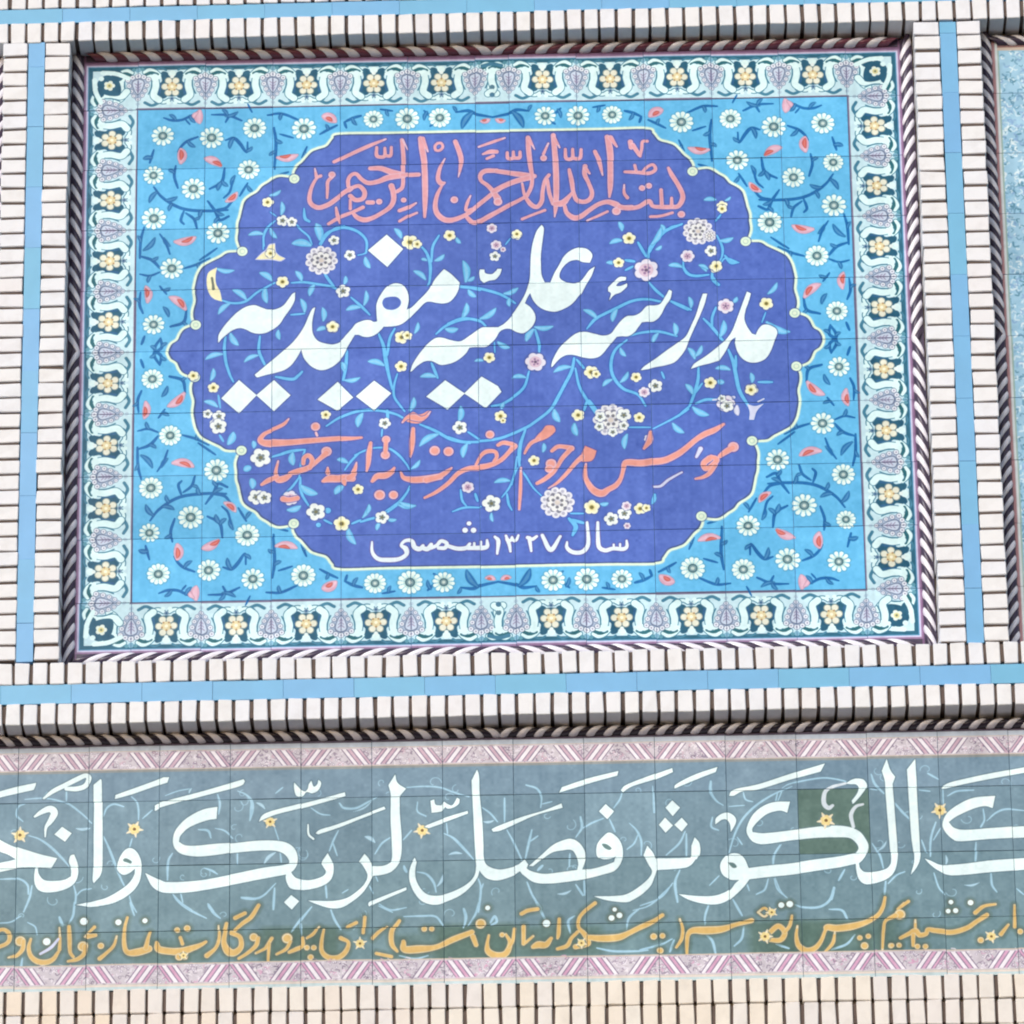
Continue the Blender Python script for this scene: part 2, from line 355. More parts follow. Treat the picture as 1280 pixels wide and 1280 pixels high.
BAND = """
C W; O 88,114,128
W 0 950 6.737
P -100,290! 0,262 150,222 305,190! 300,215! 285,250! 150,280 0,315 -100,345!
S 370,320,18 450,260,38 550,210,42 650,160,44 720,130,40 750,155,46 720,215,44 650,240,44 560,240,34
P 790,210! 850,160! 860,200 862,500 862,850 850,960 790,1037! 780,1000 785,900 787,600 790,400
S 290,480,18 350,440,42 420,415,58 455,450,60 420,520,46 385,570,26 378,650,12
P 520,565! 602,620! 545,692! 455,630!
P -120,610! 0,670 100,720 250,770 350,800 480,830! 430,915! 300,907 150,910 0,940 -120,965! -120,900! 0,862 80,845 130,832! 60,792 0,770 -120,710!
P 298,905! 320,910! 328,960 370,1010 450,1020 540,1010 598,980! 598,920 578,860 590,810 622,798! 650,870 660,950 640,1020 590,1070 500,1105 400,1117 330,1100 295,1050 288,980
P 983,900 1005,820 1045,760 1090,738 1140,760 1178,820 1192,900 1182,1000 1140,1080 1060,1150 960,1200 850,1225 750,1235 640,1222! 800,1185 900,1155 1000,1100 1080,1040 1128,970 1138,912! 1090,950 1040,965 1000,940
O -; C d; P 1035,835 1060,825 1105,850 1100,870 1070,860 1040,850 ; C W; O 88,114,128
P 970,330! 975,295! 1100,250 1280,185 1380,145! 1425,145! 1410,190! 1280,232 1120,288
W 180 950 6.737
P 88,405! 130,362 500,260 840,160! 852,180! 800,222 500,302 180,390 90,428!
P 620,398! 500,420 380,480 300,550 255,620 245,700 270,760 330,800 450,817 600,805 760,782 950,765 1100,763 1180,790 1222,840 1225,872! 1150,890 1000,910 760,960 500,1010 300,1027 180,1027! 100,992 10,948! 60,1050 120,1100 200,1120 400,1112 700,1062 950,1012 1200,965! 1260,930 1296,860 1292,790 1262,735 1200,695 1100,678 950,680 760,700 600,710 450,725 350,722 295,692! 310,640 370,580 450,540 540,510 612,500!
W 350 950 6.737
P -175,520! -150,470 -100,440 0,410 300,335 545,268! 550,300! 200,400 0,450 -100,485
P 120,188! 150,220! 180,252! 210,262 232,240! 240,200! 262,170! 282,220 310,202 322,163! 345,192 322,250 270,277 222,267 190,302 140,302 120,242
P 55,955! 90,935! 110,970 150,1000 250,1010 350,980 382,940 360,900! 348,860 400,778! 442,860 447,940 422,1010 350,1060 220,1092 100,1087 60,1040 48,990
P 95,1138! 162,1190! 100,1262! 33,1200!
P 298,612! 340,580 500,530 880,388! 892,410! 700,482 500,562 320,622!
S 235,540,12 240,620,18 280,660
P 970,118! 990,190 1062,240! 1010,300! 1012,450 1027,650 1022,800 990,880 930,940 850,965 780,972! 740,1050 690,1120 620,1180 520,1240 420,1247 300,1212 230,1182! 330,1185 450,1185 560,1160 650,1100 708,1040 733,970 700,900 663,850! 710,783! 750,830 772,890! 850,890 910,870 943,830 943,700 933,500 933,300 912,210!
P 738,1212! 760,1188 900,1130 1060,1068! 1062,1092! 900,1162 745,1232!
W 500 950 6.737
P 125,818! 137,850 125,920 130,1000 170,1080 230,1130 320,1140 420,1115 520,1070 590,1020 630,960 640,890! 628,700 613,400 603,170! 650,78! 667,140 672,300 692,500 702,700 707,830 740,890 830,920 930,905 1000,880! 1050,838! 1080,880! 1060,930! 1010,940 950,975 830,1012 740,1000 690,960 670,930! 650,990 600,1060 520,1130 420,1180 300,1217 190,1192 120,1120 80,1030 73,950 90,880
P 210,562! 240,540 400,480 570,428! 572,452! 400,517 245,572!
P 258,340! 290,328! 302,372 350,380! 370,350! 402,372 440,380 480,318! 502,330! 495,370 450,402 400,412 380,400 350,430 268,442!
P 780,602! 790,572 1010,485 1210,425 1360,365! 1370,402! 1150,462 1010,522 860,590 790,605!
W 650 950 6.737
P -25,905! 30,878! 80,930 200,960 350,945 500,925 600,920 700,895 790,862! 805,810! 760,835 690,837 645,800 648,710 700,640 750,608 810,640 852,700 867,780 852,860 800,932 700,967 560,1002 400,1027 250,1042 120,1032 20,965!
O -; C d; P 690,705 730,708 770,740 750,755 710,737 ; C W; O 88,114,128
P 75,895! 180,800 270,720 350,680 430,663 500,698 547,770 552,840 522,932! 480,932! 490,870 470,800 430,757 350,762 270,780 180,840 112,895!
P 720,368! 792,430! 735,497! 663,430!
P 328,275! 350,228! 560,158 832,92! 822,132! 600,192 400,252
W 800 950 6.737
P 60,718! 110,780 130,832! 300,832 430,827! 480,832! 430,892 350,917 140,932! 120,990 90,1060 20,1130 -60,1180 -110,1200 -210,1195 -300,1180 -392,1150! -210,1147 -110,1130 -10,1070 70,1000 100,940 68,880 28,800!
P 430,830! 432,720! 460,648! 500,700 507,780 482,842!
P 270,338! 337,400! 275,472! 213,400! ; P 210,483! 277,550! 215,612! 158,545! ; P 350,483! 402,540! 350,602! 288,545!
P -160,255! -110,208 90,130 265,68! 272,102! 130,162 -60,222 -140,272!
P 283,242! 300,203 450,125 647,58! 632,102! 500,152 330,222
P 633,542! 638,490 690,450 750,443 802,480 807,530 765,607! 758,540 730,502 690,502
P 678,900 700,840 760,790 830,788 880,830 915,908! 925,1000! 872,1070 800,1140 720,1200 620,1222 500,1207 400,1175 328,1133! 500,1150 640,1145 750,1100 800,1040 835,1010! 760,1007 700,970
O -; C d; P 745,865 790,868 815,900 780,907 ; C W; O 88,114,128
W 960 940 6.737
P 187,415! 162,510! 100,492 0,517 -78,577 -128,637 -130,672! -28,682 200,657 400,630 560,618 680,630 770,668 822,730 847,790 832,860 800,910 770,938! 782,980 820,1010 900,1010 980,990 1020,960 1035,900 1020,700 1000,450 988,300 983,240 958,160! 1000,58! 1030,150 1072,210! 1050,270! 1062,400 1077,600 1092,800 1087,920 1062,1010 1000,1070 900,1107 820,1112 770,1072 748,1000 743,942! 600,972 400,1002 200,1032 0,1052 -178,1074! -178,978! 0,955 200,935 400,905 600,880 738,852! 763,810 738,760 680,722 560,717 400,722 200,742 0,772 -78,772 -138,745 -178,680 -173,617 -128,527 -48,457 52,420
P -328,367! -308,327 -248,302 -78,267 200,177 478,92! 440,162! 200,227 -78,312 -208,327 -288,368!
P 648,262! 720,222 800,227 832,280 802,340 722,432 705,410! 750,350 763,300 740,270 700,267
P 1170,148! 1240,58! 1252,250 1262,450 1277,700 1282,880 1252,970 1200,1037! 1230,900 1208,700 1188,400
C H ; O -; S 650,260,20 540,290,28 480,340,34 472,430,40 510,470,38 545,450,26 ; S 800,440,20 740,460,28 700,530,34 720,630,28
C W; O 88,114,128
W 1090 940 6.737
P 1042,368! 1020,472! 950,455 850,480 720,540 650,590! 700,640 800,655 1000,640 1280,620 1450,608! 1450,705! 1280,717 1000,732 750,752 680,732 618,670 598,600 640,510 750,430 870,383
P 440,898! 500,920 560,948 620,953 800,938 1000,913 1280,893 1450,878! 1450,972! 1280,992 1000,1012 800,1032 650,1037 560,1002 490,952
P 588,312! 610,280 700,245 1000,180 1280,130 1450,95! 1450,150! 1280,177 1000,227 750,277 630,307!
"""
GOLD = """
C G; O 108,108,92
W 0 1120 7.53
S -40,330,46 30,310,40 80,340,48 92,400,48 60,450,44 -40,490,46
D 190,420,110; S 220,420,50 210,500,48 150,560,38 80,580,20
S 290,400,26 270,480,42 290,560,52 350,610,62 430,620,62 500,590,50 550,520,32
S 560,300,18 565,400,28 560,500,38 ; S 650,290,38 655,400,48 660,520,38 690,570,32
S 890,290,36 850,330,28 800,380,22 ; S 900,370,38 830,380,58 ; D 780,470,110 ; S 800,470,58 790,540,48 730,590,46 640,610,26
S 1100,380,22 1070,470,34 1000,540,38 940,590,48 ; D 950,470,70
S 1200,200,28 1175,300,34 1170,450,48 1200,530,58 1290,530,85 1400,500,75 1380,495 ; S 1375,490,56 1395,400,38 1415,340,28
C W; D 440,425,80; D 790,240,80; D 1115,245,65; D 1365,230,55 ; C N; S 380,540,28 480,480,34 550,400,26
C G
W 160 1120 7.53
S 270,440,36 290,500,76 400,520,78 500,520,86 600,490,68 680,460,48 730,430,32 ; S 490,390,36 510,450,38 ; D 465,320,60; D 560,305,70; D 480,570,85; D 530,570,70
S 855,280,16 855,400,36 820,490,38 740,560,56
S 930,260,36 910,350,46 900,440,58 940,520,84 1000,535,76 1060,480,58 1050,390,48 970,350,52 ; S 1000,330,32 1080,260,44 1160,200,48 1230,90,40 ; S 1010,210,46 1100,165,42
D 1180,390,90; S 1220,400,48 1200,470,48 1120,540,38 1040,590,32 ; S 1200,540,26 1280,500,34 1300,480,38 1350,400,38
W 320 1120 7.53
D 290,400,110; S 320,430,38 280,500,38 190,550,26; S 120,440,38 110,620,26
S 440,400,36 440,470,44 380,500,48 310,530,36 ; S 590,290,20 540,360,36 480,400,26
D 480,490,60 ; D 545,490,60 ; D 515,580,65
S 640,320,26 620,420,38 620,520,48 680,580,58 780,580,58 850,520,54 870,440,38 800,400,48
S 1020,200,36 1010,350,34 ; S 1100,400,38 1160,340,38 1230,290,26; S 860,290,38 940,250,38 ; S 1140,540,36 1280,570,38
W 480 1120 7.53
S 140,230,36 80,330,52 80,450,52 130,520,30
S 190,430,46 200,500,78 330,500,88 500,480,58 650,410,68 830,340,58 ; D 910,260,110; D 385,310,62; D 455,310,58
S 840,380,58 870,460,48
S 990,370,26 975,450,38 985,520,68 1060,560,78 1150,540,68 1190,440,48 1150,360,26; D 1115,365,56 ; S 1230,310,32 1215,420,38 1180,480,36
C W; D 975,110,52
C G
W 640 1120 7.53
S 110,290,46 110,450,44 ; S 90,170,42 150,140,44 240,125,42 ; S 200,480,46 250,460,78 320,460,68 370,400,36; S 130,440,32 200,380,26
S 445,220,36 440,350,44 430,400,26 ; S 430,500,36 520,470,48 560,400,38 620,340,36
S 780,70,42 680,150,38 630,220,38 630,300,38 690,370,58 720,450,48 600,480,58
S 720,390,58 850,400,78 1000,390,78 1100,350,58 1200,300,58 1280,265,56 1340,235,48 1420,185,42
C W; D 325,260,78; D 935,210,62; D 1010,185,62; D 965,130,46
C G
W 800 1115 7.53
D 130,420,72; D 210,410,62
S 380,260,22 400,350,34 390,440,38 340,520,26
S 440,620,22 440,500,38 450,400,48 500,360,70 620,360,88 760,350,78 900,310,48 1050,270,58 ; D 190,550,68
S 1110,190,24 1170,150,28 1210,190,28 1170,230,24 1110,190,24
W 960 1110 7.53
S 20,420,56 100,360,58 160,420,58 120,490,58 20,490,46; S 160,420,38 210,350,38 225,260,26
S 280,360,22 270,450,38 290,540,58 360,590,68 440,570,58 500,500,44 540,400,38 560,370,68 650,380,78 800,360,78 930,320,58 1030,260,48 1080,180,42 1100,90,30
D 865,470,58; D 945,455,58; D 910,545,82; S 630,420,22 610,520,38 540,600,26
D 1240,250,112; S 1200,260,58 1110,310,34 1090,400,34 1080,580,26 ; D 1160,545,60; D 1235,540,56 ; S 1220,200,28 1280,150,38
C W; D 125,160,62; D 205,150,70
C G
W 1110 1105 7.53
S 100,230,28 190,165,36
S 260,340,22 260,430,34 ; S 120,510,36 200,470,48 260,440,58 300,480,58 360,470,48 380,430,48 450,440,58 600,450,58 740,410,54 830,350,48 930,290,46; D 280,590,60; D 355,590,60; D 40,580,50; D 110,580,50 ; S 240,480,46 240,580,36
S 820,270,46 900,210,38 1010,190,26
D 870,525,68 ; S 1060,470,46 1130,380,26 ; S 1190,200,26 1190,400,38; D 1245,450,64
C W; D 590,170,50; D 565,255,50; D 635,250,55; D 775,175,60
O -
F k 970,490,58
W 160 1120 7.53
F k 520,560,40
W 320 1120 7.53
F k 980,450,56
W 640 1120 7.53
F k 655,445,48
W 800 1115 7.53
F k 1180,420,62 ; F k 1240,190,48
"""
BVINE = """
C T; O -
W 0 950 6.737
S 210,330,14 340,320,16 450,330,16 570,370,18 680,450,18 770,530,16; S 210,370,16 150,400,18 140,470,18 190,520,16; S 360,320,18 400,270 ; L 640,580 760,570 30; S 560,260,16 560,340
S 240,640,14 330,670,18 430,740,22 520,830,22 580,900,16; S 870,640,16 920,750,22 970,880,22 1020,1000,20 1050,1060; S 870,470,16 900,400,18 960,370,18 1040,390,16; S 1110,310,14 1150,350,16 1165,420,18 1165,500,14; S 1280,420,14 1200,490
S 1110,660,14 1090,730; S 0,1000,16 150,1000,18 230,1050,20 240,1130; S 270,1060,18 250,1160,20 200,1280,18; S 620,1050,16 640,1150,18 620,1280,20 ; S 640,1150,14 690,1100 770,1080; S 1090,1140,14 1110,1210,16 1150,1280
W 180 950 6.737
S 180,300,12 290,260 400,240; L 400,240 380,280 20; S 620,290,18 640,370,20 630,460,16; S 790,260,14 860,290,18 910,350,26 910,430,36 895,510,16; L 1020,410 950,360 30; S 1100,560,12 1140,680; S 460,590,18 540,600,22 565,660,18; S 600,580,12 680,600,16 750,660,18; S 240,790,20 205,860,22 200,1010,18
S 510,910,14 570,930,20 620,960,16; S 790,770,16 790,880,14; L 1110,780 1015,875 35; S 1150,780,16 1160,860; S 240,1120,14 290,1190,18 400,1260; S 310,1120,14 330,1200; L 540,1210 590,1270 30; S 820,1160,24 930,1170,22 1010,1140,18 1110,1040,14; S 1100,1080,20 1090,1260,24; S 1110,280,14 1170,230
W 350 950 6.737
S 820,310,14 740,350,20 640,400,20 540,400,24 500,360,20; S 260,400,12 340,450,14 420,460 ; L 620,430 780,330 20; S 490,590,14 450,670,18 415,760,16; S 440,680,16 480,800,14; L 800,690 715,640 40; S 800,790,14 860,700,18 930,650,16 ; S 1040,670,16 1110,590; S 800,970,12 820,1020; S 380,1040,18 390,1160; S 520,1120,12 570,1090; S 1160,350,14 1160,430 1230,470,20; S 1040,890,22 1060,940; S 750,1060,14 780,1120 ; S 830,1210,14 930,1260,16 1060,1240,14
W 500 950 6.737
S 50,230,14 200,220,16 340,230,16 450,270,18 580,310; S 390,530,12 400,620,14; S 370,620,14 450,660,22 540,750,24 620,840,16; L 520,790 410,800 28; S 690,400,14 760,450,18 820,520,16; L 700,520 790,510 25; S 880,320,20 880,430,18 880,540,12; S 900,590,14 960,700,18 1030,850,18; S 1050,860,14 1080,720,22 1110,590,20; S 1090,690,14 1160,640,18; S 1060,210,22 1150,240,20 1190,310,18 1185,400,14; S 1280,350,14 1200,370
S 140,940,14 220,960,20 280,1030,22 300,1110,16; L 310,1060 360,960 30; S 650,980,14 680,1080,20 660,1280,20; S 700,1040,14 680,1100; S 1070,1030,20 1120,1150,18 1190,1250,18; S 30,900,25 50,940
W 650 950 6.737
S 470,650,14 520,570,22 510,480,24; S 520,580,14 600,530,18 700,490,16; S 860,270,14 840,330,16 790,400; S 750,490,14 800,600,20; S 920,530,14 980,590,18 1020,680,20 1020,800,14; S 1000,610,14 960,700,16 900,750; S 1120,220,12 1130,440,24; S 420,790,18 415,900,16 ; L 320,1130 430,1100 25; S 470,1050,16 530,1140,24 ; S 540,1010,18 545,1140,18; S 150,930,25 190,890; S 950,1270,12 1100,1220,14 1280,1060
W 800 950 6.737
S 590,180,28 590,260,26 640,340,18 700,380,14; S 750,390,12 880,380; S 870,270,14 890,330,16 950,350,14; S 1280,220,14 1120,290,18 980,380,20 870,490,20 800,620,20 750,780,16; S 1160,270,14 1140,360; S 820,650,16 860,710; S 610,480,16 600,560,18 660,590; S 380,600,18 330,700,20 220,800,16; S 390,620,18 390,810,20; S 340,930,18 300,1040,24 320,1200,24; S 280,1040,14 180,1160,16 0,1230,14; S 590,1060,14 670,980; S 1190,710,14 1130,800,20 1120,900; S 900,1040,14 920,1100; S 1080,1000,14 1050,1090,18 980,1130 ; S 1130,1000,14 1160,1090 1240,1160; S 780,1170,16 840,1270
W 960 940 6.737
S 120,300,12 200,260,16 450,215,16 620,235,18 680,260; S 80,420,12 120,320; S 100,780,12 60,850,14 40,950; S 60,1060,12 100,1160,14 150,1220 ; S 870,190,20 900,270,22 980,350,20; S 860,310,14 920,320; S 1070,430,20 1130,500,22 1190,560; S 880,770,14 940,870,20 970,980,16; L 930,830 1000,750 25; S 650,990,18 600,1080,22 ; S 560,1140,26 540,1240; S 990,1090,20 980,1200,20; S 1010,1110,16 1080,1040 1150,1010
W 1090 940 6.737
S 470,180,20 560,230,16; S 400,320,16 490,330 ; S 600,300,12 605,440,14; S 640,370,14 720,330,18 860,320,16 ; S 540,590,20 500,720,20 490,880,18; S 580,640,14 520,740; S 420,740,16 460,850; L 620,950 620,870 24; S 940,480,16 950,570 920,630,22; S 970,580,12 1050,510,18 1140,480,18 1280,490,14; S 880,760,14 870,920,24; S 520,1020,16 560,1140,16 610,1200; S 1000,1020,20 1010,1120 1050,1180,16; L 780,1120 900,1100 22; S 1220,1150,14 1280,1200
W 0 1120 7.53
S 0,250,16 100,240 200,190,16; S 560,200,30 590,280,28; S 260,250,16 330,290 350,360; S 210,580,20 190,720,30; S 700,60,20 690,180,24 650,260,18
W 160 1120 7.53
S 440,0,24 500,70,30 600,140,24 740,210,18; S 760,80,30 810,160,28 870,210,20 ; S 20,60,20 60,180,20 ; S 1070,20,30 1200,30
W 320 1120 7.53
S 520,100,20 430,210,26 330,340,20 ; S 420,260,22 430,400,20 ; S 700,130,22 740,230,24 800,320,20; S 1150,90,16 1280,150
W 480 1120 7.53
S 180,190,16 350,185,20 480,190,22 550,270,26; S 750,120,34 770,200,30 750,300,16; S 890,60,20 860,170,22 790,280,18 ; S 1000,250,30 1040,190,26 1060,240 1010,270 ; S 150,560,18 300,590,20 420,560,20
W 640 1120 7.53
S 200,0,20 250,100,26 320,240,24 ; S 590,190,20 530,240,26 550,350,22 ; S 1200,120,20 1100,210,24 1080,320,16 ; S 800,490,22 960,520,24 1180,520,22 1280,510
W 800 1115 7.53
S 650,130,24 620,220,22 610,310,16; S 880,80,24 960,220,24; S 620,400,22 680,460,26 710,580,26; S 980,330,20 960,440,24 890,510,22 ; S 0,545,22 180,500,22 300,440,20 ; S 320,450,24 280,560,24
W 960 1110 7.53
S 240,150,20 330,180,24 480,180,24 580,120,26 630,0,28 ; S 580,200,18 700,210,24 750,290,28 ; S 80,530,22 200,570,24 ; S 820,440,18 740,530,24 600,580,24
O -
W 0 950 6.737
F k 165,635,62; F k 1130,580,62
W 180 950 6.737
F k 1065,520,52
W 350 950 6.737
F k 1200,590,60
W 1090 940 6.737
F k 575,490,62
"""
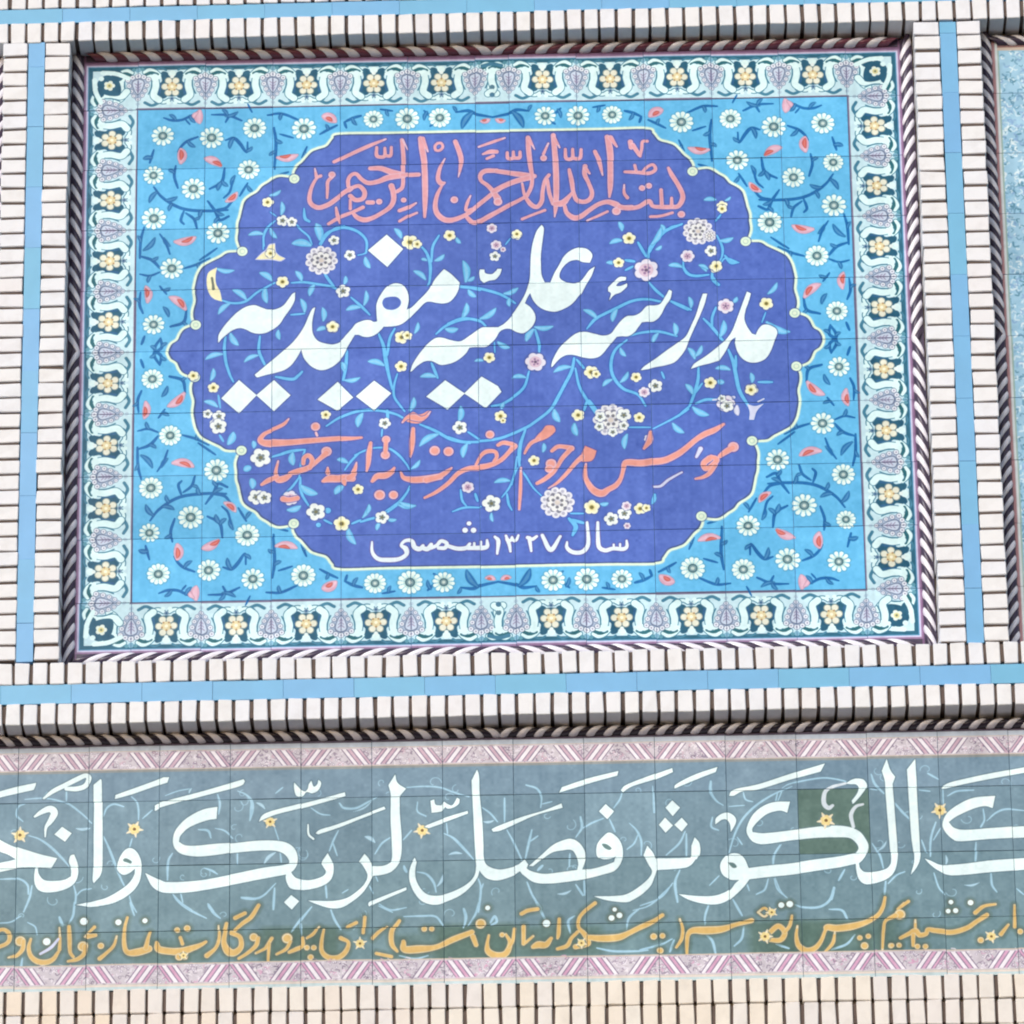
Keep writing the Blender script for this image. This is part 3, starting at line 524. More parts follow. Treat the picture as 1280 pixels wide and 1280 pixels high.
VINES = """
C v; O 44,92,180
W 240 280 6.4
S 570,200,14 575,100,14 600,40 630,0; L 575,80 455,85 34; L 635,40 680,110 38; L 430,600 330,530 50; L 300,640 215,720 44; L 640,450 545,390 50; L 590,510 600,630 50
S 230,610,20 330,635,20 430,620,20 520,550,18 620,490,18 680,465 ; L 200,355 335,370 40
S 800,470,20 900,465,20 1000,480,20 1100,495,20 1160,520; L 880,450 835,380 44; L 980,490 940,570 44; L 1220,480 1230,420 34; S 1060,390,22 1100,450 1140,500
S 270,900,24 260,1000,24 270,1100,22 300,1200,20 330,1260; L 240,1040 110,1080 44; L 310,880 370,970 50; S 545,900,22 535,1010,22 560,1080 590,1140; L 525,1050 420,1100 38; L 690,850 700,920 38
S 790,725,16 900,715,16 ; L 900,700 870,600 44; L 1050,770 1045,670 44; L 1080,830 1000,850 38; S 670,1220,24 800,1240,24 850,1210 880,1180; S 1240,1000,20 1230,1150,22 1210,1250; L 1220,1180 1190,1110 38
W 400 280 6.4
L 650,110 600,40 44; S 790,160,20 850,230,22 880,330,24 875,450,20 860,490; S 890,300,20 900,180,20 950,90,20; L 850,290 810,280 28; L 920,290 990,245 38; L 840,440 750,375 44; L 1090,110 1120,150 34; L 1165,450 1150,300 60; L 1180,450 1230,420 34; S 1120,505,20 1200,510 1280,530 ; L 1190,530 1245,580 44
S 250,590,18 330,660,22 400,730,18 ; L 355,650 370,540 38; L 320,670 215,690 44; S 470,880,22 510,980,28 530,1100,30 550,1200,24 580,1320; S 540,1050,22 560,920,20 600,840; L 510,1130 390,1100 50; L 760,870 785,790 34; S 620,1200,18 595,1290 595,1380,18 640,1450 680,1500
S 930,880,20 1000,820,22 1100,775,22 1200,760,20 1280,770; L 1140,750 1170,650 44; L 1010,840 1100,840 50; S 890,1110,22 940,1230; L 920,1220 805,1220 44
W 560 270 6.4
S 90,560,20 250,580,22 400,620,22 480,660,22 540,700; L 450,620 560,580 44; L 490,660 490,720 34; L 140,520 120,360 54 ; S 0,860,22 120,820,22 250,840 300,880; L 130,800 150,700 44; L 260,820 380,740 50; S 500,180,12 460,230
L 700,890 840,885 44; L 685,910 630,1000 50; S 700,910,22 730,1020,22 730,1090; L 400,1010 490,1050 44; L 280,1155 215,1160 28; S 375,1090,12 370,1010 ; S 1110,900,18 1180,820,22 1280,770; L 1190,820 1085,750 44
W 660 320 6.4
S 480,570,18 560,490,22 700,420,24 830,360,22 950,345,22 1090,370,22 ; L 710,430 675,520 44; S 960,200,14 1020,270,22 1090,330,22; S 1140,360,22 1280,430 ; L 690,60 630,50 34; S 780,30,24 850,40; S 780,110,20 840,80
S 800,640,18 920,610,20 1050,605,22 1190,640,20; L 1180,630 1170,540 44; L 1040,620 1000,690 38; S 790,670,22 700,750,24 665,850,24 680,960,24 760,1060,24 880,1110,22 940,1200,20; L 740,740 780,800 38; L 670,990 600,1040 38; L 740,1010 800,930 38; S 1070,930,18 1090,980
S 370,820,28 350,920,26 290,1040,24 200,1200,24; L 340,890 210,930 44; S 380,900,20 410,1040,20 470,1150,22 540,1260; S 390,830,20 450,900
W 560 380 6.4
S 650,540,20 600,680,22 450,790,22 350,815; L 620,590 515,590 38; L 445,790 430,840 34; S 960,600,22 840,820,24 700,940,22 600,1000,22 400,1080,22 150,1100,22 0,1060; S 620,1000,22 580,1130,22 570,1280; L 850,850 890,940 54
S 1110,780,20 1090,850; S 1130,770,20 1200,870; L 1010,960 1030,1050 50; L 90,930 100,820 50; S 160,1020,18 250,1080; L 150,1120 120,1220 50
W 400 380 6.4
S 220,380,20 210,500 190,610,20; L 200,520 180,470 34; L 200,610 320,590 38; S 50,980,20 160,910,22 300,860,22 450,850,22 600,880,22 680,920 ; L 340,880 305,980 54; S 500,1000,14 495,1060; S 540,850,24 545,920; L 720,850 750,750 44
S 800,960,22 920,1010,24 1050,1080,24 1200,1110; L 940,1040 800,1130 54; S 280,1210,18 370,1170 460,1150,14 560,1160,18 640,1220,18 700,1290
W 820 320 6.4
S 120,360,22 280,430,22 ; L 280,410 265,330 38; S 380,500,22 450,570,24 540,680,24; S 450,560,22 450,490,20 480,410; L 520,640 545,520 50; L 620,370 650,330 34; S 880,450,12 850,530 ; L 900,300 970,215 38; L 890,530 1070,610 60; S 210,80,22 250,140,22 320,160,22 420,150,20; L 200,80 110,80 38; L 400,120 350,70 38; S 450,160,20 490,230,22; S 520,60,14 560,20 650,50,20
S 580,750,24 620,850,30 640,950,28 670,1080,28 740,1200,28; S 640,800,20 640,900; L 590,910 480,900 44; S 340,890,22 335,1000,24 300,1120,24 270,1200,24; L 290,1100 240,1030 44; S 370,1020,18 310,1100 ; L 310,820 260,740 44; L 320,800 365,720 38; L 500,1000 540,1010 44; L 770,1010 760,940 38; S 820,1010,20 930,1010,22; S 320,1180,22 400,1150 500,1150 ; L 300,1210 420,1270 54; S 270,1200,20 180,1280,20
W 290 220 9.143
L 440,220 550,165 46; L 560,440 565,300 56; S 440,410,14 500,460; S 490,510,22 390,610,24 360,700,22 370,800,18; L 350,660 195,670 56; L 440,600 510,700 56; S 730,550,22 800,620,22 880,690,22 920,780,20 ; L 900,790 700,770 95; L 1010,720 960,550 95; S 820,370,22 830,480,34 880,520,38
S 1020,790,24 1080,690,24 1180,600,26 1290,575,28 ; 
W 400 280 6.4
S 0,160,20 50,80,22 120,45,24 200,30,24 300,60,22 370,130,20 372,220,20 350,240,14 305,250; L 365,270 400,350 46
W 820 230 9.143
L 680,180 550,180 56; L 790,190 850,150 34; S 740,350,22 680,430,22 ; S 290,470,20 180,490,24 90,560,22 0,660,22 -70,780; L 90,540 60,470 50; L 0,750 60,710 44; S 700,590,24 760,720,28 760,820,24 730,890,22 ; L 740,650 880,620 60; S 790,820,30 860,900,38 950,900,20 ; S 640,1010,34 650,1090,34 720,1150,42
S 310,850,22 320,960,22 390,1040,28 480,1050,22 600,1040,20 ; L 290,950 150,930 56; L 590,970 490,930 44
W 640 0 4
S 680,1300,16 690,1240,16 760,1160,16 850,1120,14; L 700,1220 745,1140 30 ; L 550,1150 535,1110 26; L 550,1200 490,1215 26; S 630,1210,14 670,1280,14
W 250 550 6.4
L 430,60 425,10 38; L 400,220 360,240 54; L 420,380 410,310 54; S 570,140,20 640,120,22 720,95,24 830,80,20 ; L 740,110 745,200 54; S 840,80,20 810,180,18 790,300,16 ; S 790,300,18 730,380,18 660,440,14 ; S 800,300,22 800,380,22 820,450,20 870,530,18 ; L 810,370 930,430 64
L 700,560 800,530 50; S 990,640,18 1050,670; L 1180,710 1240,830 54; S 1210,670,18 1280,640; D 1020,565,50; D 945,680,40; L 1140,370 1080,430 54; S 1280,100,18 1210,170,18 1160,240,14 ; L 1180,180 1100,160 44
W 450 620 7.111
S 0,230,24 100,200,22 180,190; L 20,190 75,80 38; S 230,150,22 320,80,24 390,0,22 430,-60; L 340,80 490,80 44; L 170,240 145,300 38; L 240,205 315,210 34
W 420 510 9.846
S 600,1270,22 760,1160,24 850,1060,22 900,960,20; L 780,1160 980,1200 60; L 380,1290 400,1190 50; S 680,500,18 780,580,22 860,680,22 910,760; L 930,740 1030,640 54
W 520 510 9.846
S 550,1000,28 570,1130,28 620,1200,24 ; S 730,1050,34 760,1140,30 ; S 450,1270,24 600,1220,28 800,1220,22; S 1240,600,24 1210,820,24 1150,980,24 1060,1100,24 ; L 1150,900 970,920 64; S 1120,1060,30 1140,1180 1180,1260,24; L 930,1300 945,1400 44
W 640 520 9.846
S 170,150,28 100,330,28 80,480,28 100,640,26 170,740,24 260,880,24 360,980,22; S 70,640,22 20,750,22 0,850 ; L 380,440 390,340 54; L 1090,1090 1180,1080 54; S 720,1200,24 880,1200,22; L 770,100 800,230 64
W 610 620 7.111
S 720,200,34 780,270,38 750,350,28; S 740,210,28 850,240
W 740 510 9.846
S 1190,10,38 1050,100,28 900,180,24 760,250,24 ; S 720,240,22 450,240 ; L 1000,190 1130,300 74 ; L 430,330 400,500 70; L 740,1180 770,1060 54
W 740 560 5.818
S 440,400,22 460,340,22
C N
W 880 440 8
S 90,480,18 300,455,34 ; L 330,540 340,630 54; P 430,520! 510,540 600,515! 530,590 500,680! 450,680! 455,600; S 540,500,18 600,470
W 400 380 6.4
C Q
P 670,915! 740,862 800,880 875,845! 850,910 790,952 700,945!
O -
W 240 280 6.4
C Y; P 200,345! 130,390 118,480 140,560 180,602 242,622! 225,540 195,480 188,420; C k; S 160,430,20 168,480 172,520,26
F y 728,462,52; F w 1210,540,58; F b 1040,290,128; F w 1140,130,44; F w 1265,250,46; F y 1125,820,55; F y 10,1215,44
W 400 280 6.4
F y 720,145,66; F y 775,160,40; F y 1035,90,50; F y 100,820,50; F y 655,910,58; F y 700,895,40; F y 650,1140,50
W 560 270 6.4
F p 350,100,44; F p 385,235,45; F w 375,325,44; F y 550,150,46; F p 440,270,24; F p 700,1170,82; F y 330,1130,48
W 660 320 6.4
F y 725,50,46; F p 945,110,98; F y 865,970,44; F w 1020,1040,56; F p 930,1090,46; F y 505,930,58; F y 545,945,36
W 560 380 6.4
F y 420,900,50; F y 440,935,26; F w 95,985,58; F y 1040,890,52
W 400 380 6.4
F y 45,890,42; F w 520,955,48
W 820 320 6.4
F p 560,400,66; F y 885,380,56; F y 475,90,52; F y 435,1015,52; F y 765,1070,54; F p 560,1180,72
W 290 220 9.143
F y 410,300,66; F w 575,510,70; F w 680,525,62; C N; P 262,955! 335,880 388,840 425,780 498,766! 508,860 548,905 620,942! 560,975 480,962 400,957 330,958!; C Y; P 275,945! 340,890 390,850 430,790 492,778! 500,860 540,910 605,938! 560,965 480,950 400,945 330,948; F y 440,882,60
W 820 230 9.143
F y 755,250,64; F y 755,285,58; F b 480,540,172; F b 610,590,80; F w 630,765,72; F p 360,825,80; F y 690,940,74
W 640 0 4
F y 585,1190,34; F y 25,1170,26
W 250 550 6.4
F w 485,140,80; F w 450,455,64; F w 515,460,56; F p 720,465,64; F w 925,575,74; F y 1130,670,64; F y 1260,395,46
W 450 620 7.111
F w 190,190,60
W 520 510 9.846
F p 640,970,76; F w 930,1180,112
W 640 520 9.846
F y 270,550,72; F b 560,1065,205; F y 980,1130,98
W 740 560 5.818
F y 350,445,46; F y 395,440,32; F w 140,520,52; F w 235,480,50; F p 250,425,36; F p 255,570,26
W 740 510 9.846
F b 230,150,215; F w 100,110,70; F w 390,90,90; F y 580,120,70; F w 90,230,60; F w 255,300,62; F w 390,220,62
F p 700,380,60
W 880 440 8
F w 230,540,66; F w 180,465,40; F y 470,380,60
W 250 400 6.4
F w 130,820,50; F w 60,750,40 
W 240 400 6.4
F w 215,770,52; F w 210,850,66; F y 170,540,46; C v; L 150,480 170,390 40; S 210,600,18 225,700,16; L 200,690 100,650 44; S 220,920,18 250,970; L 290,990 330,900 60
"""
# the turquoise field is printed with one quarter design, mirrored left-right and top-bottom
QUARTER = """
W 0 0 4
C S
S 820,590,12 860,602,16 910,600,14 960,578,14 1000,572; S 930,600,10 950,622 ; S 1060,573,12 1140,575,14 1210,602; S 1150,575,12 1130,610 ; L 1130,580 1190,560 20
S 890,760,12 910,730,14 940,705,14 990,685; S 1130,700,14 1170,690,18 1200,715 1235,760,12 1240,710 ; L 1170,690 1150,740 22
S 880,830,14 872,880 890,940,14; S 1125,840,14 1110,910,16 1050,945,14 ; L 1110,910 1090,950 24; S 770,750,12 750,815,14; L 760,790 720,795 24
S 770,935,14 810,985,16 880,1030,16 950,1050,16 1060,1055,16 1140,1050,14; L 785,960 748,1010 24 ; L 830,1000 885,985 22; S 1240,915,12 1200,980
S 1040,1005,14 1080,1060,16 1100,1100 1145,1082; S 920,1055,14 905,1100 920,1120; S 930,1065,14 970,1095 985,1140; S 722,1135,14 705,1200 700,1290; L 720,1250 775,1190 26; S 1085,1240,12 1000,1300
S 1080,1050,14 1130,1040 1160,1010
W 0 320 4
S 700,0,14 760,20,16 800,60; S 920,62,14 990,40 1050,10; S 700,90,12 750,98 800,80; S 700,180,12 695,240,14 712,285; L 840,300 815,255 22; S 930,270,14 915,330,16 850,352 ; S 720,400,14 705,440; S 800,410,14 770,465,16 805,500 800,540
W 320 0 4
S 60,575,14 130,570,14 210,600; S 90,640,16 100,720 92,845,14; S 120,672,12 185,690; S 255,735,12 230,790; S 320,672,14 360,650 405,628; S 440,612,14 480,592,16 522,580; S 450,640,14 440,612; S 620,548,12 680,556; S 840,555,14 880,590; S 870,632,14 900,610; S 1000,562,14 1060,555,18 1100,570,16 1185,585,14; L 1080,565 1030,640 36; S 160,860,14 100,880
W 0 0 4
F d 815,680,60; F d 1060,688,62; F d 1275,640,60; F d 768,877,52; F d 968,944,62; F d 1245,848,60; F d 770,1092,62; F d 1090,1165,62
C U
W 0 0 4
L 1000,554.9 1000,615.1 43.2;L 987.9,562.8 962.1,597.2 20.8;L 905,814.4 905,745.6 48;L 1103.7,827.2 1026.3,792.8 44.8;L 1134.2,1006.5 1185.8,963.5 35.2;L 878.05,1208.25 976.95,1186.75 46.4
C R;L 905,796.5 905,753.5 20.8;L 1106.85,826.6 1068.15,809.4 19.2;L 1147.45,997.9 1177.55,972.1 19.2;L 913.85,1208.25 961.15,1186.75 17.6
W 0 320 4
F d 860,62,60; F d 765,342,58
C U;L 734.65,228.7 730.35,151.3 40;L 923.7,265.1 846.3,204.9 44.8; C R;L 731.86,201.85 730.14,163.15 17.6;L 912.9,252.2 887.1,217.8 20.8
W 320 0 4
F d 240,645,62; F d 585,597,54; F d 755,595,62; F d 918,590,58
C U;L 395.1,607.9 334.9,582.1 52.8;L 108.05,788.95 206.95,776.05 40;L 1123.5,604.3 1166.5,595.7 27.2; C R;L 377.9,603.95 352.1,591.05 19.2;L 123.85,784.3 171.15,775.7 16;L 1131.4,599.86 1148.6,598.14 11.2
W 0 0 4
C S
L 880,600 850,575 18; L 950,578 975,612 18; L 1140,575 1115,548 18; L 940,705 975,735 20; L 1235,755 1262,735 18; L 872,865 845,850 18; L 1112,905 1140,930 20; L 1010,1052 1000,1085 20; L 860,1020 845,1052 18; L 1080,1058 1120,1075 20; L 1095,1090 1075,1115 18; L 705,1210 690,1180 16; L 1240,930 1265,960 18; L 975,1095 1000,1085 16
S 1240,520,10 1262,560; L 1175,880 1160,930 20; S 1165,905,12 1150,960 1120,990; L 820,1190 850,1230 20; S 800,1170,12 830,1215 850,1270
W 0 320 4
L 760,20 790,5 18; L 990,38 1010,70 20; L 755,98 740,130 18; L 695,230 672,212 14; L 915,330 935,345 16; L 775,465 752,450 18; L 805,505 830,520 18
S 800,150,12 830,190 ; L 815,170 850,160 18
W 320 0 4
L 130,570 120,600 18; L 100,700 130,715 20; L 97,760 70,775 18; L 240,765 265,775 16; L 480,592 500,625 18; L 360,650 350,625 16; L 650,552 660,580 16; L 1000,560 985,535 16; L 855,560 840,600 18
"""
# lobed edge of the cartouche, upper-left quarter, photo pixels
EDGE = [(616,165.0),(480,167.8),(424,168.6),(416,174),(408.5,183),(397,187),(390,190),(384,196),(378,203),(372,208),(368,215),(367,224),
 (360,222),(350,221),(343,223),(336,228),(328,233),(322,240),(312,246),(306,252),(303,262),(301,271),(298.5,279),(298,289),(297,298),(299,306),(303,314),
 (295,315),(284,316),(276,321),(264,327),(254,333),(248,342),(245,352),(243,364),(244,376),(241,388),(241,397),(244,406),
 (235,409),(229,412),(225,417),(221,425),(214,430),(210,437)]
INK.update(S=(14, 104, 172), U=(212, 164, 188))
INK['R'] = (198, 84, 76)

def flip_run(cv, text):
    """draw a quarter design four times, mirrored about the canvas centre"""
    q = Canvas(cv.x0, cv.x1, cv.z0, cv.z1, cv.ppm, (0, 0, 0)); q.k = cv.k
    for sx in (0, 1):
        for sz in (0, 1):
            q.a = cv.a[::-1 if sz else 1, ::-1 if sx else 1]
            run(q, text)

def paint_panel():
    cv = Canvas(-1.25, 1.25, -1., 1., 1000., (126, 96, 132)); T = .2
    def rect(x0, x1, z0, z1, col, al=1.):
        (a, b), (c, d) = cv.wc(x0, z1), cv.wc(x1, z0)
        cv.poly(np.array([(a, b), (c, b), (c, d), (a, d)], float), col, al)
    for hx, hz, col in ((1.2085, .957, (150, 120, 156)), (1.2035, .9515, (206, 204, 236)), (1.1985, .9465, (84, 150, 188)), (1.1955, .9435, (38, 98, 124)),
                        (1.184, .932, (196, 228, 240)), (1.0545, .8045, (120, 112, 142)), (1.0485, .7985, (98, 186, 236))):
        rect(-hx, hx, -hz, hz, col)
    # --- border of palmettes and rosettes.  a: along the side, b: 0 outer line .. 70 inner line (1/100 tile)
    DK, CY, LV, LD = (28, 88, 116), (218, 246, 250), (196, 210, 230), (84, 98, 130)
    TE = (62, 124, 152)
    def put(M, kind):
        def P(p, col, sm=True, al=1.):
            p = np.array(p, float); q = M(p); cv.poly(crom(q, True, 5) if sm else q, col, al)
        def S(p, r, col, al=1.):
            q = crom(M(np.array(p, float)), n=6); q = resample(q, 1.5); cv.stamp(q, np.full(len(q), r*2.), col, al)
        def D(p, r, col, al=1.): cv.stamp(M(np.array([p], float)), [r*2.], col, al)
        if kind == 'rose':
            for s in (-1, 1):
                P([(s*5, 15), (s*12, 8), (s*17, 12), (s*15, 24), (s*20, 30), (s*22, 42), (s*23, 51), (s*14, 54), (s*6, 47)], DK)
                P([(s*16, 28), (s*20, 30), (s*21, 44), (s*17, 46)], (44, 96, 150), al=.6)
                S([(s*20, 61), (s*30, 65), (s*40, 60)], 2.4, TE); S([(s*4, 56), (s*12, 60), (s*24, 57)], 3.6, TE); S([(s*4, 56), (s*12, 60), (s*24, 57)], 2.2, CY)
                S([(s*9, 6), (s*16, 2.5), (s*24, 5)], 1.6, TE)
            P([(-12, 18), (12, 18), (14, 47), (-14, 47)], DK)
            for i in range(6):
                t = i/6*6.283+.5; D((10.5*np.sin(t), 34+11.5*np.cos(t)), 6., (120, 140, 140)); D((10.5*np.sin(t), 34+11.5*np.cos(t)), 4.7, (228, 230, 214))
            D((0, 34), 7., (224, 212, 168))
            for i in range(5):
                t = i/5*6.283+.6; D((6.6*np.sin(t), 34+6.6*np.cos(t)), 1.5, (178, 142, 98))
            D((0, 34), 2.4, (248, 244, 220)); D((0, 12), 5.5, (218, 244, 246)); D((0, 17), 3., (226, 240, 240)); D((0, 54), 3.4, (120, 150, 176)); D((0, 54), 1.6, (40, 90, 130))
            D((-5, 61), 3.2, CY); D((5, 61), 3.2, CY)
        elif kind == 'palm':
            for s in (-1, 1):
                S([(s*9, 9), (s*16, 5), (s*25, 8), (s*31, 14)], 3.8, TE); S([(s*9, 9), (s*16, 5), (s*25, 8), (s*31, 14)], 2.6, CY); S([(s*11, 13), (s*19, 10), (s*28, 13)], 2.6, (34, 100, 112))
                S([(s*24, 17), (s*26, 32), (s*23, 48), (s*31, 56)], 6.2, TE); S([(s*24, 17), (s*26, 32), (s*23, 48), (s*31, 56)], 5.1, CY); S([(s*15, 17), (s*24, 16), (s*31, 18)], 3., CY)
                S([(s*20, 24), (s*19, 36), (s*15, 46)], 1., TE)
            D((0, 5), 4., (124, 178, 204)); D((-6, 4), 3., (90, 150, 170)); D((6, 4), 3., (90, 150, 170))
            P([(-18, 19), (-9, 16), (0, 12), (9, 16), (18, 19), (15, 31), (12, 43), (5, 53), (0, 57), (-5, 53), (-12, 43), (-15, 31)], (156, 172, 200), al=.85)
            for x, y, q in ((-15, 21, 4.4), (15, 21, 4.4), (-8, 17, 4.4), (8, 17, 4.4), (0, 15, 4.8), (-13, 31, 4.2), (13, 31, 4.2), (-10, 40, 3.8), (10, 40, 3.8), (-6, 48, 3.4), (6, 48, 3.4), (0, 54, 3.6)):
                D((x, y), q, LD, .6); D((x, y), q-1., (226, 234, 244)); D((x, y), q*.3, (150, 146, 176))
            P([(-9, 24), (0, 19), (9, 24), (7, 36), (0, 47), (-7, 36)], LD, al=.75); P([(-7.5, 25), (0, 21), (7.5, 25), (6, 35), (0, 45), (-6, 35)], LV)
            S([(0, 23), (0, 42)], .8, (134, 128, 162))
            for x, y in ((-4.5, 27), (-3.6, 32), (-2.6, 37), (4.5, 27), (3.6, 32), (2.6, 37)): S([(x, y), (0, y+4)], .8, (150, 144, 176))
            D((0, 62), 3., (176, 204, 222))
        elif kind == 'mid':
            D((0, 45), 4., (88, 130, 150)); D((0, 58), 4., (70, 120, 150)); D((0, 51), 3., CY); S([(-14, 9), (0, 6), (14, 9)], 3., (60, 120, 150))
        elif kind == 'corner':
            for p in ((14, 42), (42, 14), (38, 38)): D(p, 9, DK)
            P([(26, 12), (44, 22), (46, 46), (22, 44), (12, 26)], DK); S([(8, 20), (10, 40), (18, 58)], 3.6, CY); S([(20, 8), (40, 10), (58, 18)], 3.6, CY)
            for i in range(5): t = i/5*6.283; D((30+5*np.cos(t), 30+5*np.sin(t)), 3.6, (224, 236, 226))
            D((30, 30), 4.2, (222, 216, 160)); D((30, 30), 1.8, (120, 130, 100)); D((18, 18), 4, CY)
    h = lambda x: x/100*T
    def side(o, du, dv): return lambda p: np.stack(cv.wc(o[0]+h(p[:, 0])*du[0]+h(p[:, 1])*dv[0], o[1]+h(p[:, 0])*du[1]+h(p[:, 1])*dv[1]), 1)
    EX, EZ = 1.195, .943
    for s in (1, -1):
        def row(kind, us):
            for u in us: put(side((u*T, s*EZ), (1, 0), (0, -s)), kind)
        xs = [.25+i for i in range(6)]
        row('rose', [a*(i+.75) for i in range(5) for a in (-1, 1)]); row('palm', [a*x for x in xs for a in (-1, 1)]); row('mid', [0])
        for r, k in ((np.arange(-3.5, 4), 'rose'), (np.arange(-4, 5), 'palm')):
            for v in r: put(side((s*EX, v*T), (0, 1), (-s, 0)), k)
        for t in (1, -1): put(side((s*EX, t*EZ), (-s, 0), (0, -t)), 'corner')
    # --- field, cartouche, scrolls, words
    flip_run(cv, QUARTER)
    e = np.array(EDGE); q = np.stack(img2wall(e[:, 0], e[:, 1]), 1)
    q = np.concatenate([q[:1], crom(q[1:])]); q[:, 0] = -np.abs(q[:, 0]); q[0, 0] = 0; q[-1, 1] = 0
    r = np.concatenate([q, (q*[1, -1])[::-1], q*[-1, -1], (q*[-1, 1])[::-1]])
    r = np.stack(cv.wc(r[:, 0], r[:, 1]), 1); rr = resample(np.concatenate([r, r[:1]]), 2.)
    cv.stamp(rr, np.full(len(rr), 10.), (150, 204, 226), .8, 2.); cv.stamp(rr, np.full(len(rr), 7.4), (224, 244, 222))
    cv.poly(r, (64, 84, 140)); 
    c = r.mean(0); inner = r+(c-r)*.006
    cv.poly(inner, INK['bg'])
    stam = resample(np.concatenate([r, r[:1]]), 2.)
    # knobs of the edge get a pale eye
    kx, kz = img2wall(np.array([367.5, 303., 244.]), np.array([223.5, 314., 406.]))
    for x, z in zip(kx, kz):
        for a in (1, -1):
            for b in (1, -1):
                p = np.array([cv.wc(a*x, b*z)]); cv.stamp(p, [18.], (64, 84, 140), .7, 2.); cv.stamp(p, [15.], (218, 240, 218)); cv.stamp(p, [9.], (188, 214, 200)); cv.stamp(p, [5.5], (222, 238, 216))
    run(cv, VINES); run(cv, BISM); run(cv, FOUNDER); run(cv, TITLE)
    return cv

def paint_band():
    cv = Canvas(-2.4, 2.4, -2.0, -1.2, 1000., INK['d']); T = .2
    rg = np.random.RandomState(5)
    def rect(x0, x1, z0, z1, col, al=1.):
        (a, b), (c, d) = cv.wc(x0, z1), cv.wc(x1, z0)
        cv.poly(np.array([(a, b), (c, b), (c, d), (a, d)], float), col, al)
    # ground: grey teal, bluer at the top, greener at the foot, each tile fired a little differently
    g = np.linspace(0, 1, cv.h)[:, None, None]; g = np.clip((g-.1)/.8, 0, 1)
    cv.a[:] = (np.array((124, 152, 174))*(1-g)+np.array((112, 134, 146))*g)/255.
    for i in range(-13, 13):
        for j in range(4):
            x = (i+.18)*T; z = -1.2175-.197*j
            d = rg.normal(0, 5); rect(x, x+T, z-.197, z, tuple(np.clip(np.array((118, 146, 166))+d+np.array((-3, 0, -5))*j, 0, 255)), .55)
    # the odd replaced tile behind the kaf, and green repairs near the foot
    rect(4.18*T, 5.18*T, -1.6116, -1.4147, (88, 116, 104), .85)
    for x0, x1, y0, y1, al in ((540, 650, 1152, 1204, .85), (320, 430, 1156, 1206, .8), (160, 262, 1172, 1206, .45), (930, 1060, 1148, 1198, .75), (955, 1135, 1150, 1194, .6), (640, 760, 1156, 1198, .6), (490, 560, 1165, 1203, .4)):
        X, Z = img2wall(np.array([x0, x1]), np.array([y0, y1])); 
        (c0, d0), (c1, d1) = cv.wc(X[0], Z[0]), cv.wc(X[1], Z[1])      # soft edged repaint
        yy, xx = np.arange(int(d0), int(d1)), np.arange(int(c0), int(c1))
        cov = np.clip((1-np.abs((xx-xx.mean())/(len(xx)/2)))*5, 0, 1)[None]*np.clip((1-np.abs((yy-yy.mean())/(len(yy)/2)))*3, 0, 1)[:, None]
        cv.blend(int(c0), int(d0), (cov*al).astype(np.float32), (80, 108, 98))
    for _ in range(120):
        x, z = rg.uniform(-2.3, 2.3), rg.uniform(-1.80, -1.36); t0, d = rg.uniform(0, 6.28), rg.choice([-1, 1]); a = np.linspace(0, 4.2, 26); rad = rg.uniform(.010, .022)*(1-a/6.)
        q = np.stack(cv.wc(x+rad*np.cos(t0+d*a), z+rad*np.sin(t0+d*a)), 1); cv.stamp(resample(q, 1.5), np.full(len(resample(q, 1.5)), 1.5), INK['T'], .7)
    run(cv, BVINE); run(cv, GOLD, (78, 102, 92)); run(cv, BAND)
    run(cv, 'W 960 940 6.737; F k 490,575,58')
    # zigzag ribbon borders
    def ribbon(z0, z1, up, tint):
        rect(-2.4, 2.4, z0, z1, (204, 196, 206))
        hgt = z1-z0
        for i in range(-13, 13):
            cx = (i+.68)*T
            M = lambda a, b: cv.wc(cx+a*T/100, (z1-b/100*hgt) if not up else (z0+b/100*hgt))
            for _ in range(120):
                x, y = rg.uniform(-50, 50), rg.uniform(6, 94); t_ = rg.uniform(0, 6.28); l = rg.uniform(1.5, 4.5)
                p = np.array([M(x, y), M(x+l*np.cos(t_), y+3*l*np.sin(t_)), M(x+1.6*l*np.cos(t_+.9), y+4.8*l*np.sin(t_+.9))], float)
                cv.stamp(resample(crom(p, n=4), 1.5), np.full(len(resample(crom(p, n=4), 1.5)), rg.uniform(.8, 1.9)), [(132, 120, 140), (236, 230, 238), (228, 220, 232), tint, (160, 144, 166)][rg.randint(5)], .85)
            dkc, wh = (116, 102, 130), (240, 234, 242)
            for s in (-1, 1):
                a0 = 6
                for w, col in ((1.6, dkc), (5.5, wh), (1.6, dkc), (5, tint), (1.6, dkc), (6.5, wh), (1.6, dkc), (3.5, tint), (1.2, dkc)):
                    q = np.array([M(s*(a0), 9), M(s*(a0+w), 9), M(s*(a0+w+17), 91), M(s*(a0+17), 91)], float); cv.poly(q, col, .92); a0 += w
            for s, y in ((-1, 78), (0, 66), (1, 78), (-.5, 90), (.5, 90)): cv.stamp(np.array([M(s*9, y)], float), [3.4], dkc, .8); cv.stamp(np.array([M(s*9, y)], float), [2.3], wh)
            for s, y in ((-1, 22), (0, 34), (1, 22), (-.5, 10), (.5, 10)): cv.stamp(np.array([M(50+s*8, y)], float), [3.4], dkc, .8); cv.stamp(np.array([M(50+s*8, y)], float), [2.3], wh)
        for z in (z0, z1): rect(-2.4, 2.4, z-.0016, z+.0016, (206, 188, 172))
    ribbon(-1.318, -1.2605, False, (204, 172, 190)); ribbon(-1.967, -1.906, True, (212, 160, 192))
    rect(-2.4, 2.4, -1.2605, -1.246, (186, 196, 212)); rect(-2.4, 2.4, -1.246, -1.2, (90, 80, 100))
